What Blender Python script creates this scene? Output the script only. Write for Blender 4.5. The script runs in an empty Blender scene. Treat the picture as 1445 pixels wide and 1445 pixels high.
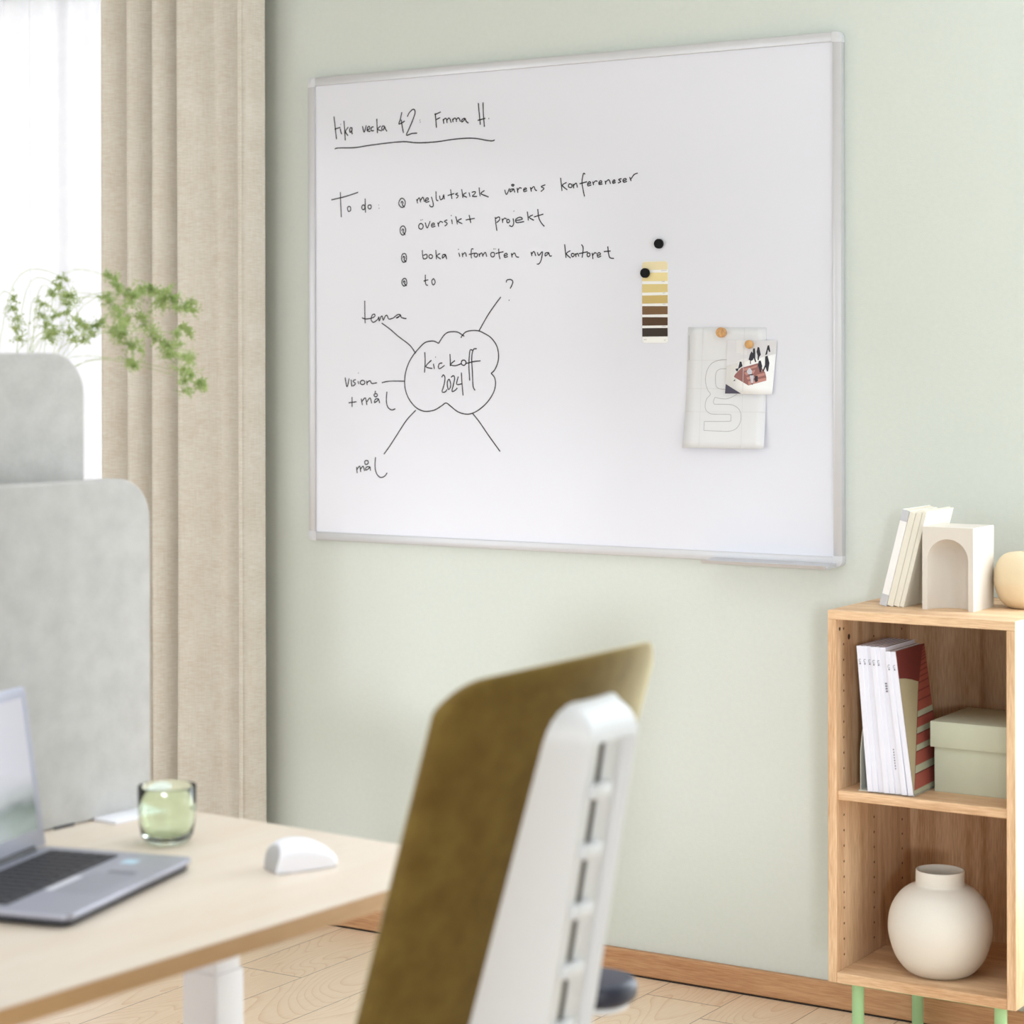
import bpy, bmesh, math, random, json
from mathutils import Vector, Matrix
random.seed(7)
S = bpy.context.scene
COL = S.collection
# ------------------------------------------------------------------ camera
F_PX, CY = 3111.5, 513.1
YAW = 0.5630
cam_d = bpy.data.cameras.new('camera')
cam = bpy.data.objects.new('camera', cam_d); COL.objects.link(cam)
cam_d.sensor_width = 36.0
cam_d.lens = F_PX / 1445 * 36.0
cam_d.shift_y = (CY - 722.5) / 1445
cam_d.clip_start = 0.05
cam.location = (3.5087, -4.5858, 1.452)
cam.rotation_mode = 'QUATERNION'
cam.rotation_quaternion = (Matrix.Rotation(YAW, 4, 'Z') @ Matrix.Rotation(math.pi/2, 4, 'X') @ Matrix.Rotation(-0.00205, 4, 'Z')).to_quaternion()
cam_d.dof.use_dof = True
cam_d.dof.focus_distance = 5.0
cam_d.dof.aperture_fstop = 4.0
S.camera = cam
# ------------------------------------------------------------------ world, sun, window daylight, exposure
W = bpy.data.worlds.new('daylight_sky'); S.world = W; W.use_nodes = True
bgn = W.node_tree.nodes['Background']
bgn.inputs[0].default_value = (0.97, 0.985, 1.0, 1); bgn.inputs[1].default_value = 2.3
def light(name, kind, loc, target, energy, color=(1,1,1), size=None, angle=None):
    d = bpy.data.lights.new(name, kind); o = bpy.data.objects.new(name, d); COL.objects.link(o)
    o.location = loc; o.rotation_mode = 'QUATERNION'
    o.rotation_quaternion = (Vector(target)-Vector(loc)).to_track_quat('-Z', 'Y')
    d.energy = energy; d.color = color
    if size: d.shape = 'RECTANGLE'; d.size, d.size_y = size
    if angle: d.angle = angle
    return o
light('low_sun', 'SUN', (4.4, -9, 1.9), (4.4-0.475, -9+0.87, 1.9-0.10), 1.0, (0.92, 0.95, 1.0), angle=math.radians(4.5))
COOL = (0.76, 0.87, 1.0)
light('left_window_daylight', 'AREA', (-2.48, -4.2, 1.35), (0, -4.0, 1.3), 11, COOL, size=(3.4, 2.2))
light('right_window_daylight', 'AREA', (2.98, -.85, 1.35), (0, -.85, 1.35), 10, (0.84, 0.92, 1.0), size=(1.45, 2.1))
light('front_side_window_daylight', 'AREA', (2.53, -.012, 1.35), (2.53, -3, 1.30), 35, (0.84, 0.92, 1.0), size=(.72, 2.1))
light('rear_window_daylight', 'AREA', (4.3, -6.38, 1.45), (3.4, 0, 0.9), 4.5, COOL, size=(1.5, 1.05))
light('rear_left_added_fill', 'AREA', (0.2, -6.38, 1.35), (0.2, 0, 1.2), 14, COOL, size=(2.2, 2.0))  # unseen fill added to light the front wall evenly
cl_o = light('ceiling_panel_light', 'AREA', (2.1, -2.1, 2.66), (2.1, -2.1, 0), 11.5, (0.81, 0.905, 1.0), size=(2.0, 1.6))
cl_o.data.spread = math.radians(112)
vs = S.view_settings
vs.view_transform = 'Standard'; vs.look = 'None'; vs.gamma = 1.0; vs.use_curve_mapping = False
vs.exposure = 0.0
# ------------------------------------------------------------------ material helpers
def nt(name):
    m = bpy.data.materials.new(name); m.use_nodes = True
    t = m.node_tree; return m, t, t.nodes['Principled BSDF']
def lin(c):
    return tuple(((x/255)/12.92 if x/255 <= .04045 else ((x/255+.055)/1.055)**2.4) for x in c)
def plain(name, rgb, rough=0.5, metal=0.0, var=0.03, scale=40.0, bump=0.0, spec=0.5, coat=0.0):
    m, t, b = nt(name)
    c = lin(rgb); N = t.nodes; L = t.links
    tc = N.new('ShaderNodeTexCoord'); no = N.new('ShaderNodeTexNoise')
    no.inputs['Scale'].default_value = scale; no.inputs['Detail'].default_value = 3
    L.new(tc.outputs['Object'], no.inputs['Vector'])
    mx = N.new('ShaderNodeMix'); mx.data_type = 'RGBA'
    mx.inputs['A'].default_value = (*[x*(1-var) for x in c], 1); mx.inputs['B'].default_value = (*[min(1, x*(1+var)) for x in c], 1)
    L.new(no.outputs['Fac'], mx.inputs['Factor']); L.new(mx.outputs['Result'], b.inputs['Base Color'])
    b.inputs['Roughness'].default_value = rough; b.inputs['Metallic'].default_value = metal
    b.inputs['Specular IOR Level'].default_value = spec; b.inputs['Coat Weight'].default_value = coat
    if bump:
        bp = N.new('ShaderNodeBump'); bp.inputs['Strength'].default_value = bump; bp.inputs['Distance'].default_value = 0.002
        L.new(no.outputs['Fac'], bp.inputs['Height']); L.new(bp.outputs['Normal'], b.inputs['Normal'])
    return m
def wood(name, light_rgb, dark_rgb, axis, rough=0.5, fine=1.0, ring=5.0, contrast=1.0, spec=0.4):
    """oak-like grain running along the object axis"""
    m, t, b = nt(name); N = t.nodes; L = t.links
    tc = N.new('ShaderNodeTexCoord'); mp = N.new('ShaderNodeMapping')
    sc = [1.0, 1.0, 1.0]; sc['xyz'.index(axis)] = 0.06
    mp.inputs['Scale'].default_value = sc
    L.new(tc.outputs['Object'], mp.inputs['Vector'])
    n1 = N.new('ShaderNodeTexNoise'); n1.inputs['Scale'].default_value = 9*ring/5; n1.inputs['Detail'].default_value = 2; n1.inputs['Distortion'].default_value = .4
    L.new(mp.outputs['Vector'], n1.inputs['Vector'])
    w = N.new('ShaderNodeMath'); w.operation = 'MULTIPLY'; w.inputs[1].default_value = 26
    L.new(n1.outputs['Fac'], w.inputs[0])
    sn = N.new('ShaderNodeMath'); sn.operation = 'SINE'; L.new(w.outputs[0], sn.inputs[0])
    n2 = N.new('ShaderNodeTexNoise'); n2.inputs['Scale'].default_value = 420*fine; n2.inputs['Detail'].default_value = 3
    L.new(mp.outputs['Vector'], n2.inputs['Vector'])
    n3 = N.new('ShaderNodeTexNoise'); n3.inputs['Scale'].default_value = 30; n3.inputs['Detail'].default_value = 2
    L.new(mp.outputs['Vector'], n3.inputs['Vector'])
    a = N.new('ShaderNodeMath'); a.operation = 'MULTIPLY_ADD'; a.inputs[1].default_value = .13; L.new(sn.outputs[0], a.inputs[0]); L.new(n2.outputs['Fac'], a.inputs[2])
    a2 = N.new('ShaderNodeMath'); a2.operation = 'MULTIPLY_ADD'; a2.inputs[1].default_value = .6; L.new(n3.outputs['Fac'], a2.inputs[0]); L.new(a.outputs[0], a2.inputs[2])
    mr = N.new('ShaderNodeMapRange'); mr.inputs['From Min'].default_value = .8-.35/contrast; mr.inputs['From Max'].default_value = .8+.35/contrast
    L.new(a2.outputs[0], mr.inputs['Value'])
    mx = N.new('ShaderNodeMix'); mx.data_type = 'RGBA'
    mx.inputs['A'].default_value = (*lin(dark_rgb), 1); mx.inputs['B'].default_value = (*lin(light_rgb), 1)
    L.new(mr.outputs['Result'], mx.inputs['Factor']); L.new(mx.outputs['Result'], b.inputs['Base Color'])
    b.inputs['Roughness'].default_value = rough; b.inputs['Specular IOR Level'].default_value = spec
    return m
def fabric(name, rgb, rgb2, translucent=0.0, scale=900.0, clear=0.0, mott=30.0, stretch=(1, 1, 1), rough=0.9, sheen=0.0, weave=None, bump=.25):
    m, t, b = nt(name); N = t.nodes; L = t.links
    tc = N.new('ShaderNodeTexCoord')
    mp = N.new('ShaderNodeMapping'); mp.inputs['Scale'].default_value = stretch; L.new(tc.outputs['Object'], mp.inputs['Vector'])
    n1 = N.new('ShaderNodeTexNoise'); n1.inputs['Scale'].default_value = scale; n1.inputs['Detail'].default_value = 2; L.new(mp.outputs['Vector'], n1.inputs['Vector'])
    n2 = N.new('ShaderNodeTexNoise'); n2.inputs['Scale'].default_value = mott; n2.inputs['Detail'].default_value = 4; L.new(tc.outputs['Object'], n2.inputs['Vector'])
    ad = N.new('ShaderNodeMath'); ad.operation = 'MULTIPLY_ADD'; ad.inputs[1].default_value = .5; L.new(n1.outputs['Fac'], ad.inputs[0])
    ad2 = N.new('ShaderNodeMath'); ad2.operation = 'MULTIPLY'; ad2.inputs[1].default_value = .5; L.new(n2.outputs['Fac'], ad2.inputs[0]); L.new(ad2.outputs[0], ad.inputs[2])
    src = ad.outputs[0]
    if weave:
        mp2 = N.new('ShaderNodeMapping'); mp2.inputs['Scale'].default_value = weave; L.new(tc.outputs['Object'], mp2.inputs['Vector'])
        n3 = N.new('ShaderNodeTexNoise'); n3.inputs['Scale'].default_value = scale; L.new(mp2.outputs['Vector'], n3.inputs['Vector'])
        a3 = N.new('ShaderNodeMath'); a3.operation = 'MULTIPLY_ADD'; a3.inputs[1].default_value = .5; L.new(n3.outputs['Fac'], a3.inputs[0])
        a4 = N.new('ShaderNodeMath'); a4.operation = 'MULTIPLY'; a4.inputs[1].default_value = .5; L.new(src, a4.inputs[0]); L.new(a4.outputs[0], a3.inputs[2]); src = a3.outputs[0]
    mr = N.new('ShaderNodeMapRange'); mr.inputs['From Min'].default_value = .36; mr.inputs['From Max'].default_value = .64; L.new(src, mr.inputs['Value'])
    mx = N.new('ShaderNodeMix'); mx.data_type = 'RGBA'; mx.inputs['A'].default_value = (*lin(rgb2), 1); mx.inputs['B'].default_value = (*lin(rgb), 1)
    L.new(mr.outputs['Result'], mx.inputs['Factor']); L.new(mx.outputs['Result'], b.inputs['Base Color'])
    b.inputs['Roughness'].default_value = rough; b.inputs['Specular IOR Level'].default_value = .15
    b.inputs['Sheen Weight'].default_value = sheen; b.inputs['Sheen Tint'].default_value = (.92, .86, .58, 1); b.inputs['Sheen Roughness'].default_value = .28
    bp = N.new('ShaderNodeBump'); bp.inputs['Strength'].default_value = bump; bp.inputs['Distance'].default_value = .001; L.new(src, bp.inputs['Height']); L.new(bp.outputs['Normal'], b.inputs['Normal'])
    out = t.nodes['Material Output']
    sh = b.outputs[0]
    if translucent:
        tr = N.new('ShaderNodeBsdfTranslucent'); L.new(mx.outputs['Result'], tr.inputs['Color'])
        ms = N.new('ShaderNodeMixShader'); ms.inputs[0].default_value = translucent; L.new(sh, ms.inputs[1]); L.new(tr.outputs[0], ms.inputs[2]); sh = ms.outputs[0]
    if clear:
        tp = N.new('ShaderNodeBsdfTransparent')
        ms = N.new('ShaderNodeMixShader'); ms.inputs[0].default_value = clear; L.new(sh, ms.inputs[1]); L.new(tp.outputs[0], ms.inputs[2]); sh = ms.outputs[0]
    L.new(sh, out.inputs['Surface'])
    return m
def emit(name, rgb, strength):
    m, t, b = nt(name)
    b.inputs['Base Color'].default_value = (.02, .02, .02, 1); b.inputs['Emission Color'].default_value = (*lin(rgb), 1); b.inputs['Emission Strength'].default_value = strength
    b.inputs['Roughness'].default_value = .3
    return m
def floor_material():
    m, t, b = nt('oak_floorboards'); N = t.nodes; L = t.links
    tc = N.new('ShaderNodeTexCoord'); sp = N.new('ShaderNodeSeparateXYZ'); L.new(tc.outputs['Object'], sp.inputs[0])
    def M(op, a, bb=None, c=None):
        n = N.new('ShaderNodeMath'); n.operation = op
        for i, v in enumerate((a, bb, c)):
            if v is None: continue
            if isinstance(v, (int, float)): n.inputs[i].default_value = v
            else: L.new(v, n.inputs[i])
        return n.outputs[0]
    PW = 0.19
    px = M('DIVIDE', M('ADD', sp.outputs[0], 20.03), PW); ix = M('FLOOR', px); fx = M('FRACT', px)
    wn = N.new('ShaderNodeTexWhiteNoise'); wn.noise_dimensions = '1D'; L.new(ix, wn.inputs['W'])
    py = M('DIVIDE', M('ADD', M('ADD', sp.outputs[1], 30), M('MULTIPLY', wn.outputs['Value'], 2.0)), 2.0); iy = M('FLOOR', py); fy = M('FRACT', py)
    wn2 = N.new('ShaderNodeTexWhiteNoise'); wn2.noise_dimensions = '2D'
    cb = N.new('ShaderNodeCombineXYZ'); L.new(ix, cb.inputs[0]); L.new(iy, cb.inputs[1]); L.new(cb.outputs[0], wn2.inputs['Vector'])
    # cathedral grain: distorted stretched rings, different in every board
    off = M('MULTIPLY', wn2.outputs['Value'], 37.0)
    cb2 = N.new('ShaderNodeCombineXYZ'); L.new(M('ADD', M('MULTIPLY', sp.outputs[0], 3.4), off), cb2.inputs[0]); L.new(M('MULTIPLY', sp.outputs[1], .8), cb2.inputs[1]); L.new(off, cb2.inputs[2])
    n1 = N.new('ShaderNodeTexNoise'); n1.inputs['Scale'].default_value = 1.5; n1.inputs['Detail'].default_value = 1.2; n1.inputs['Roughness'].default_value = .35; n1.inputs['Distortion'].default_value = .25; L.new(cb2.outputs[0], n1.inputs['Vector'])
    ring = M('FRACT', M('MULTIPLY', n1.outputs['Fac'], 36))
    line = M('POWER', ring, 7.0)
    cb3 = N.new('ShaderNodeCombineXYZ'); L.new(M('MULTIPLY', sp.outputs[0], 1.0), cb3.inputs[0]); L.new(M('MULTIPLY', sp.outputs[1], .05), cb3.inputs[1]); L.new(off, cb3.inputs[2])
    n2 = N.new('ShaderNodeTexNoise'); n2.inputs['Scale'].default_value = 300; n2.inputs['Detail'].default_value = 2; L.new(cb3.outputs[0], n2.inputs['Vector'])
    g = M('ADD', M('MULTIPLY', line, .42), M('ADD', M('MULTIPLY', n2.outputs['Fac'], .45), M('MULTIPLY', wn2.outputs['Value'], .22)))
    mx = N.new('ShaderNodeMix'); mx.data_type = 'RGBA'; mx.inputs['A'].default_value = (*lin((252, 231, 206)), 1); mx.inputs['B'].default_value = (*lin((216, 174, 135)), 1); mx.clamp_factor = True
    L.new(M('SUBTRACT', g, .12), mx.inputs['Factor'])
    # joints
    ex = M('LESS_THAN', M('MINIMUM', fx, M('SUBTRACT', 1.0, fx)), .006)
    ey = M('LESS_THAN', M('MINIMUM', fy, M('SUBTRACT', 1.0, fy)), .0008)
    j = M('MAXIMUM', ex, ey)
    mj = N.new('ShaderNodeMix'); mj.data_type = 'RGBA'; mj.inputs['B'].default_value = (*lin((120, 90, 66)), 1)
    L.new(M('MULTIPLY', j, .8), mj.inputs['Factor']); L.new(mx.outputs['Result'], mj.inputs['A']); L.new(mj.outputs['Result'], b.inputs['Base Color'])
    b.inputs['Roughness'].default_value = .34; b.inputs['Specular IOR Level'].default_value = .5
    bp = N.new('ShaderNodeBump'); bp.inputs['Strength'].default_value = .15; bp.inputs['Distance'].default_value = .0006; L.new(M('SUBTRACT', 1.0, g), bp.inputs['Height']); L.new(bp.outputs['Normal'], b.inputs['Normal'])
    return m
def thin_glass(name):
    m, t, b = nt(name); N = t.nodes; L = t.links
    tp = N.new('ShaderNodeBsdfTransparent'); gl = N.new('ShaderNodeBsdfGlossy'); gl.inputs['Roughness'].default_value = .02
    fr = N.new('ShaderNodeFresnel'); fr.inputs['IOR'].default_value = 1.3
    ms = N.new('ShaderNodeMixShader'); L.new(fr.outputs[0], ms.inputs[0]); L.new(tp.outputs[0], ms.inputs[1]); L.new(gl.outputs[0], ms.inputs[2])
    L.new(ms.outputs[0], N['Material Output'].inputs['Surface'])
    return m
def wall_material():
    m, t, b = nt('pale_green_wall_paint'); N = t.nodes; L = t.links
    tc = N.new('ShaderNodeTexCoord')
    n1 = N.new('ShaderNodeTexNoise'); n1.inputs['Scale'].default_value = 330; n1.inputs['Detail'].default_value = 3; L.new(tc.outputs['Object'], n1.inputs['Vector'])
    n2 = N.new('ShaderNodeTexNoise'); n2.inputs['Scale'].default_value = 90; n2.inputs['Detail'].default_value = 2; L.new(tc.outputs['Object'], n2.inputs['Vector'])
    ad = N.new('ShaderNodeMath'); ad.operation = 'ADD'; L.new(n1.outputs['Fac'], ad.inputs[0]); L.new(n2.outputs['Fac'], ad.inputs[1])
    bp = N.new('ShaderNodeBump'); bp.inputs['Strength'].default_value = .22; bp.inputs['Distance'].default_value = .0012; L.new(ad.outputs[0], bp.inputs['Height']); L.new(bp.outputs['Normal'], b.inputs['Normal'])
    mx = N.new('ShaderNodeMix'); mx.data_type = 'RGBA'; c = lin((215, 221, 215)); mx.inputs['A'].default_value = (*[x*.97 for x in c], 1); mx.inputs['B'].default_value = (*[x*1.03 for x in c], 1)
    L.new(n2.outputs['Fac'], mx.inputs['Factor']); L.new(mx.outputs['Result'], b.inputs['Base Color'])
    b.inputs['Roughness'].default_value = .75; b.inputs['Specular IOR Level'].default_value = .25
    return m
# ------------------------------------------------------------------ mesh helpers
def link(name, me, mats, parent=None, loc=(0, 0, 0), rotz=0.0):
    o = bpy.data.objects.new(name, me); COL.objects.link(o)
    for mt in (mats if isinstance(mats, (list, tuple)) else [mats]): me.materials.append(mt)
    o.location = loc; o.rotation_euler = (0, 0, rotz)
    if parent: o.parent = parent
    return o
def obj(name, bm, mats, parent=None, smooth=None, loc=(0, 0, 0), rotz=0.0, keep=False):
    if not keep: bmesh.ops.recalc_face_normals(bm, faces=bm.faces[:])
    me = bpy.data.meshes.new(name); bm.to_mesh(me); bm.free()
    if smooth is not None:
        me.polygons.foreach_set('use_smooth', [True]*len(me.polygons)); me.set_sharp_from_angle(angle=math.radians(smooth))
    return link(name, me, mats, parent, loc, rotz)
def box(bm, x0, x1, y0, y1, z0, z1, bev=0.0, seg=2, mat=0, M=None):
    t = bmesh.new()
    bmesh.ops.create_cube(t, size=1.0)
    for v in t.verts: v.co = Vector(((x0+x1)/2+v.co.x*(x1-x0), (y0+y1)/2+v.co.y*(y1-y0), (z0+z1)/2+v.co.z*(z1-z0)))
    if bev: bmesh.ops.bevel(t, geom=t.edges[:], offset=bev, segments=seg, profile=.5, affect='EDGES')
    merge(bm, t, M, mat); return bm
def merge(bm, t, M=None, mat=0):
    if M is not None: t.transform(M)
    vm = {v: bm.verts.new(v.co) for v in t.verts}
    for f in t.faces:
        try:
            nf = bm.faces.new([vm[v] for v in f.verts]); nf.material_index = f.material_index or mat
        except ValueError: pass
    t.free()
def prism(bm, pts, axis, a, b, bev=0.0, seg=2, mat=0, M=None):
    """extrude a 2D outline along axis from a to b; outline coords are the other two axes in order"""
    t = bmesh.new()
    def co(p, h):
        return {'x': (h, p[0], p[1]), 'y': (p[0], h, p[1]), 'z': (p[0], p[1], h)}[axis]
    v0 = [t.verts.new(co(p, a)) for p in pts]; v1 = [t.verts.new(co(p, b)) for p in pts]
    n = len(pts)
    f0 = t.faces.new(v0); f1 = t.faces.new(v1[::-1])
    for i in range(n): t.faces.new((v0[i], v0[(i+1) % n], v1[(i+1) % n], v1[i]))
    bmesh.ops.recalc_face_normals(t, faces=t.faces[:])
    if bev:
        es = [e for e in t.edges if e in f0.edges[:] or e in f1.edges[:]]
        bmesh.ops.bevel(t, geom=es, offset=bev, segments=seg, profile=.5, affect='EDGES')
    merge(bm, t, M, mat); return bm
def lathe(bm, prof, n=48, center=(0, 0), mat=0, closed=False, M=None):
    t = bmesh.new(); rings = []
    for r, z in prof:
        if r < 1e-6: rings.append([t.verts.new((center[0], center[1], z))])
        else: rings.append([t.verts.new((center[0]+r*math.cos(2*math.pi*i/n), center[1]+r*math.sin(2*math.pi*i/n), z)) for i in range(n)])
    prs = list(zip(rings, rings[1:])) + ([(rings[-1], rings[0])] if closed else [])
    for A, B in prs:
        if len(A) == 1 and len(B) == 1: continue
        for i in range(n):
            j = (i+1) % n
            if len(A) == 1: t.faces.new((A[0], B[j], B[i]))
            elif len(B) == 1: t.faces.new((A[i], A[j], B[0]))
            else: t.faces.new((A[i], A[j], B[j], B[i]))
    merge(bm, t, M, mat); return bm
def tube(bm, pts, r, n=10, cap=True, mat=0):
    t = bmesh.new(); P = [Vector(p) for p in pts]; rings = []
    rr = r if isinstance(r, (list, tuple)) else [r]*len(P)
    up = Vector((0, 0, 1))
    for i, p in enumerate(P):
        d = (P[min(i+1, len(P)-1)]-P[max(i-1, 0)]).normalized()
        a = d.cross(up)
        if a.length < 1e-3: a = d.cross(Vector((0, 1, 0)))
        a.normalize(); b = d.cross(a)
        rings.append([t.verts.new(p+a*rr[i]*math.cos(2*math.pi*k/n)+b*rr[i]*math.sin(2*math.pi*k/n)) for k in range(n)])
    for A, B in zip(rings, rings[1:]):
        for k in range(n): t.faces.new((A[k], A[(k+1) % n], B[(k+1) % n], B[k]))
    if cap: t.faces.new(rings[0][::-1]); t.faces.new(rings[-1])
    merge(bm, t, None, mat); return bm
def catmull(pts, sub=4, closed=False):
    P = [Vector(p) for p in pts]; n = len(P)
    if n < 3: return P
    out = []
    for i in range(n if closed else n-1):
        g = (lambda k: P[k % n]) if closed else (lambda k: P[max(0, min(n-1, k))])
        p0, p1, p2, p3 = g(i-1), g(i), g(i+1), g(i+2)
        for s in range(sub):
            u = s/sub
            out.append(.5*((2*p1)+(p2-p0)*u+(2*p0-5*p1+4*p2-p3)*u*u+(3*p1-p0-3*p2+p3)*u**3))
    if not closed: out.append(P[-1])
    return out
def rrect(x0, x1, y0, y1, r, n=6):
    """rounded rectangle; r may be four radii: (x0y0, x1y0, x1y1, x0y1)"""
    R = r if isinstance(r, (list, tuple)) else [r]*4; out = []
    for (cx, cy, sx, sy, a0, q) in ((x0, y0, 1, 1, math.pi, R[0]), (x1, y0, -1, 1, 1.5*math.pi, R[1]), (x1, y1, -1, -1, 0, R[2]), (x0, y1, 1, -1, .5*math.pi, R[3])):
        if q <= 1e-6: out.append((cx, cy)); continue
        for k in range(n+1):
            a = a0+.5*math.pi*k/n; out.append((cx+sx*q+q*math.cos(a), cy+sy*q+q*math.sin(a)))
    return out
def thing(name, label, cat, loc=(0, 0, 0), rotz=0.0, group=None):
    o = bpy.data.objects.new(name, None); COL.objects.link(o); o.empty_display_size = .1
    o.location = loc; o.rotation_euler = (0, 0, rotz); return tag(o, label, cat, group)
def tag(o, label, cat, group=None):
    o['label'] = label; o['category'] = cat
    if group: o['group'] = group
    return o
def struct(o): o['kind'] = 'structure'; return o
NB = bmesh.new
# ------------------------------------------------------------------ materials
M_wall = wall_material()
M_white = plain('white_paint', (238, 238, 234), .6, var=.01)
M_floor = floor_material()
M_base = wood('oak_baseboard_wood', (214, 170, 128), (176, 124, 84), 'x', .5, contrast=1.0)
M_gap = plain('dark_gap', (50, 38, 30), .8)
OL, OD = (235, 201, 163), (194, 151, 112)
M_oakz = wood('oak_veneer_upright', OL, OD, 'z', .55, contrast=1.3)
M_oakx = wood('oak_veneer_level', OL, OD, 'x', .55, contrast=1.3)
M_desk = wood('pale_oak_desk_laminate', (229, 217, 203), (220, 203, 184), 'y', .38, contrast=.9)
M_deskedge = wood('desk_edge_band', (206, 166, 120), (192, 150, 104), 'y', .5)
M_wmetal = plain('white_powder_coat', (233, 234, 236), .45, var=.01)
M_board = plain('white_enamel', (229, 230, 240), .12, var=.006, scale=4, spec=.5)
M_alu = plain('silver_anodised_aluminium', (206, 206, 210), .35, metal=.35, var=.02)
M_corner = plain('pale_grey_plastic', (214, 215, 220), .4, var=.01)
M_ink = plain('black_marker_ink', (40, 39, 44), .6, var=.1)
M_black = plain('black_plastic', (10, 10, 13), .6, spec=.2)
M_cork = plain('cork', (205, 158, 108), .85, var=.55, scale=190, bump=.4)
M_ballwood = plain('turned_beech', (214, 165, 105), .4, var=.12, scale=90)
M_paper = plain('thin_white_paper', (228, 229, 233), .8, var=.004)
M_pencil = plain('pencil_line', (176, 176, 180), .8)
M_faint = plain('faint_print_line', (218, 218, 220), .8)
M_sheer = fabric('white_sheer_voile', (250, 250, 252), (242, 242, 246), translucent=.55, scale=600, clear=.30, bump=.05)
M_linen = fabric('natural_linen', (253, 249, 242), (236, 227, 213), translucent=.22, scale=420, mott=14, stretch=(1, 1, .05), weave=(.12, .12, 1), bump=.3)
M_screen = fabric('light_grey_felt', (192, 190, 187), (176, 174, 171), scale=380, mott=26, bump=.15)
M_olive = fabric('olive_wool', (126, 104, 52), (102, 79, 38), scale=520, mott=30, sheen=1.0, bump=.3)
M_navy = plain('dark_navy_rubber', (44, 46, 62), .42)
M_dgrey = plain('dark_grey_plastic', (58, 58, 62), .45)
M_lap = plain('silver_laptop_shell', (170, 171, 184), .38, metal=.45, var=.01)
M_lapdark = plain('laptop_underside', (44, 44, 52), .5)
M_key = plain('black_keycap', (40, 39, 46), .5)
M_keywell = plain('keyboard_well', (64, 63, 72), .5)
M_pad = plain('touchpad_grey', (150, 151, 165), .3, metal=.3)
M_padbtn = plain('touchpad_button_grey', (222, 222, 230), .35, metal=.2)
M_padbtn2 = plain('touchpad_right_button_grey', (116, 116, 130), .35, metal=.2)
M_sticker = plain('pale_blue_sticker', (176, 208, 226), .3)
M_mouse = plain('white_gloss_plastic', (240, 240, 246), .25, var=.006)
M_mousegrey = plain('pale_grey_grip', (182, 180, 178), .45)
M_cream = plain('cream_ceramic', (220, 212, 202), .6, var=.015, scale=220)
M_vase = plain('off_white_stoneware', (222, 216, 207), .6, var=.02, scale=300, bump=.06)
M_round = plain('sand_ceramic', (226, 206, 172), .6, var=.02, scale=200)
M_sage = plain('pale_sage_card', (203, 207, 186), .7, var=.012)
M_sagemetal = plain('sage_grey_metal', (196, 198, 186), .5, var=.01)
M_legs = plain('mint_green_metal', (160, 200, 148), .4, var=.01)
M_bookw = plain('white_book_cloth', (240, 239, 238), .7)
M_bookg = plain('grey_book_end', (196, 197, 202), .7)
M_bookc = plain('cream_book_cover', (230, 225, 211), .7)
M_bookp = plain('cream_page_edges', (226, 218, 200), .8, var=.06, scale=400)
M_mag = plain('white_magazine_spine', (226, 226, 237), .55)
M_magp = plain('magazine_page_edges', (150, 122, 98), .8, var=.1, scale=500)
M_maroon = plain('maroon_cover', (108, 44, 40), .55)
M_brick = plain('brick_red_print', (158, 80, 68), .55)
M_print = plain('grey_print', (120, 118, 128), .7)
M_hole = plain('shelf_pin_hole', (62, 38, 22), .9)
M_soil = plain('potting_soil', (60, 46, 36), .95, var=.3)
M_leaf = fabric('fern_leaf', (194, 208, 150), (164, 186, 122), translucent=.6, scale=80, bump=.0)
M_stem = plain('fern_stem', (186, 200, 150), .6)
m, t, b = nt('green_tinted_glass'); M_glass = m
b.inputs['Base Color'].default_value = (*lin((240, 250, 234)), 1); b.inputs['Transmission Weight'].default_value = 1; b.inputs['Roughness'].default_value = .02; b.inputs['IOR'].default_value = 1.45
M_pane = thin_glass('window_pane_glass')
# ------------------------------------------------------------------ room
X0, X1, Y1, H = -2.5, 5.5, -6.4, 2.7
T = .15
bm = NB(); box(bm, X0-T, X1+T, Y1-T, T, -.1, 0); struct(obj('floor', bm, M_floor))
bm = NB(); box(bm, X0-T, X1+T, Y1-T, T, H, H+.1); struct(obj('ceiling', bm, M_white))
def wall_x(name, y0, y1, ops):
    """wall running along x with openings (x0,x1,z0,z1) sorted by x"""
    bm = NB(); x = X0-T
    for (a, b_, c, d) in ops:
        box(bm, x, a, y0, y1, 0, H); box(bm, a, b_, y0, y1, 0, c); box(bm, a, b_, y0, y1, d, H); x = b_
    box(bm, x, X1+T, y0, y1, 0, H); return struct(obj(name, bm, M_wall))
def wall_y(name, x0, x1, ops):
    bm = NB(); y = Y1
    for (a, b_, c, d) in ops:
        box(bm, x0, x1, y, a, 0, H); box(bm, x0, x1, a, b_, 0, c); box(bm, x0, x1, a, b_, d, H); y = b_
    box(bm, x0, x1, y, 0, 0, H); return struct(obj(name, bm, M_wall))
W1 = (-2.1, -.60, .12, 2.58)
wall_x('wall_front', 0, T, [W1, (2.15, 2.91, .28, 2.42)])
wall_x('wall_rear', Y1-T, Y1, [(-.9, 1.3, .3, 2.4), (3.55, 5.2, .92, 1.98)])  # left opening added for the rear fill; right one admits the sun
wall_y('wall_left', X0-T, X0, [(-5.9, -2.5, .25, 2.45)])
XR = 3.0   # unseen right wall; step by the bookcase added to bring window light close
bm = NB()
for q in ((XR, XR+T, -.12, 0, 0, H), (XR, XR+T, -1.75, -1.58, 0, H), (XR, XR+T, -1.58, -.12, 0, .28), (XR, XR+T, -1.58, -.12, 2.42, H),
          (XR, X1+T, -1.75-T, -1.75, 0, H), (X1, X1+T, Y1, -1.75-T, 0, H)): box(bm, *q)
struct(obj('wall_right', bm, M_wall))
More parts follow.
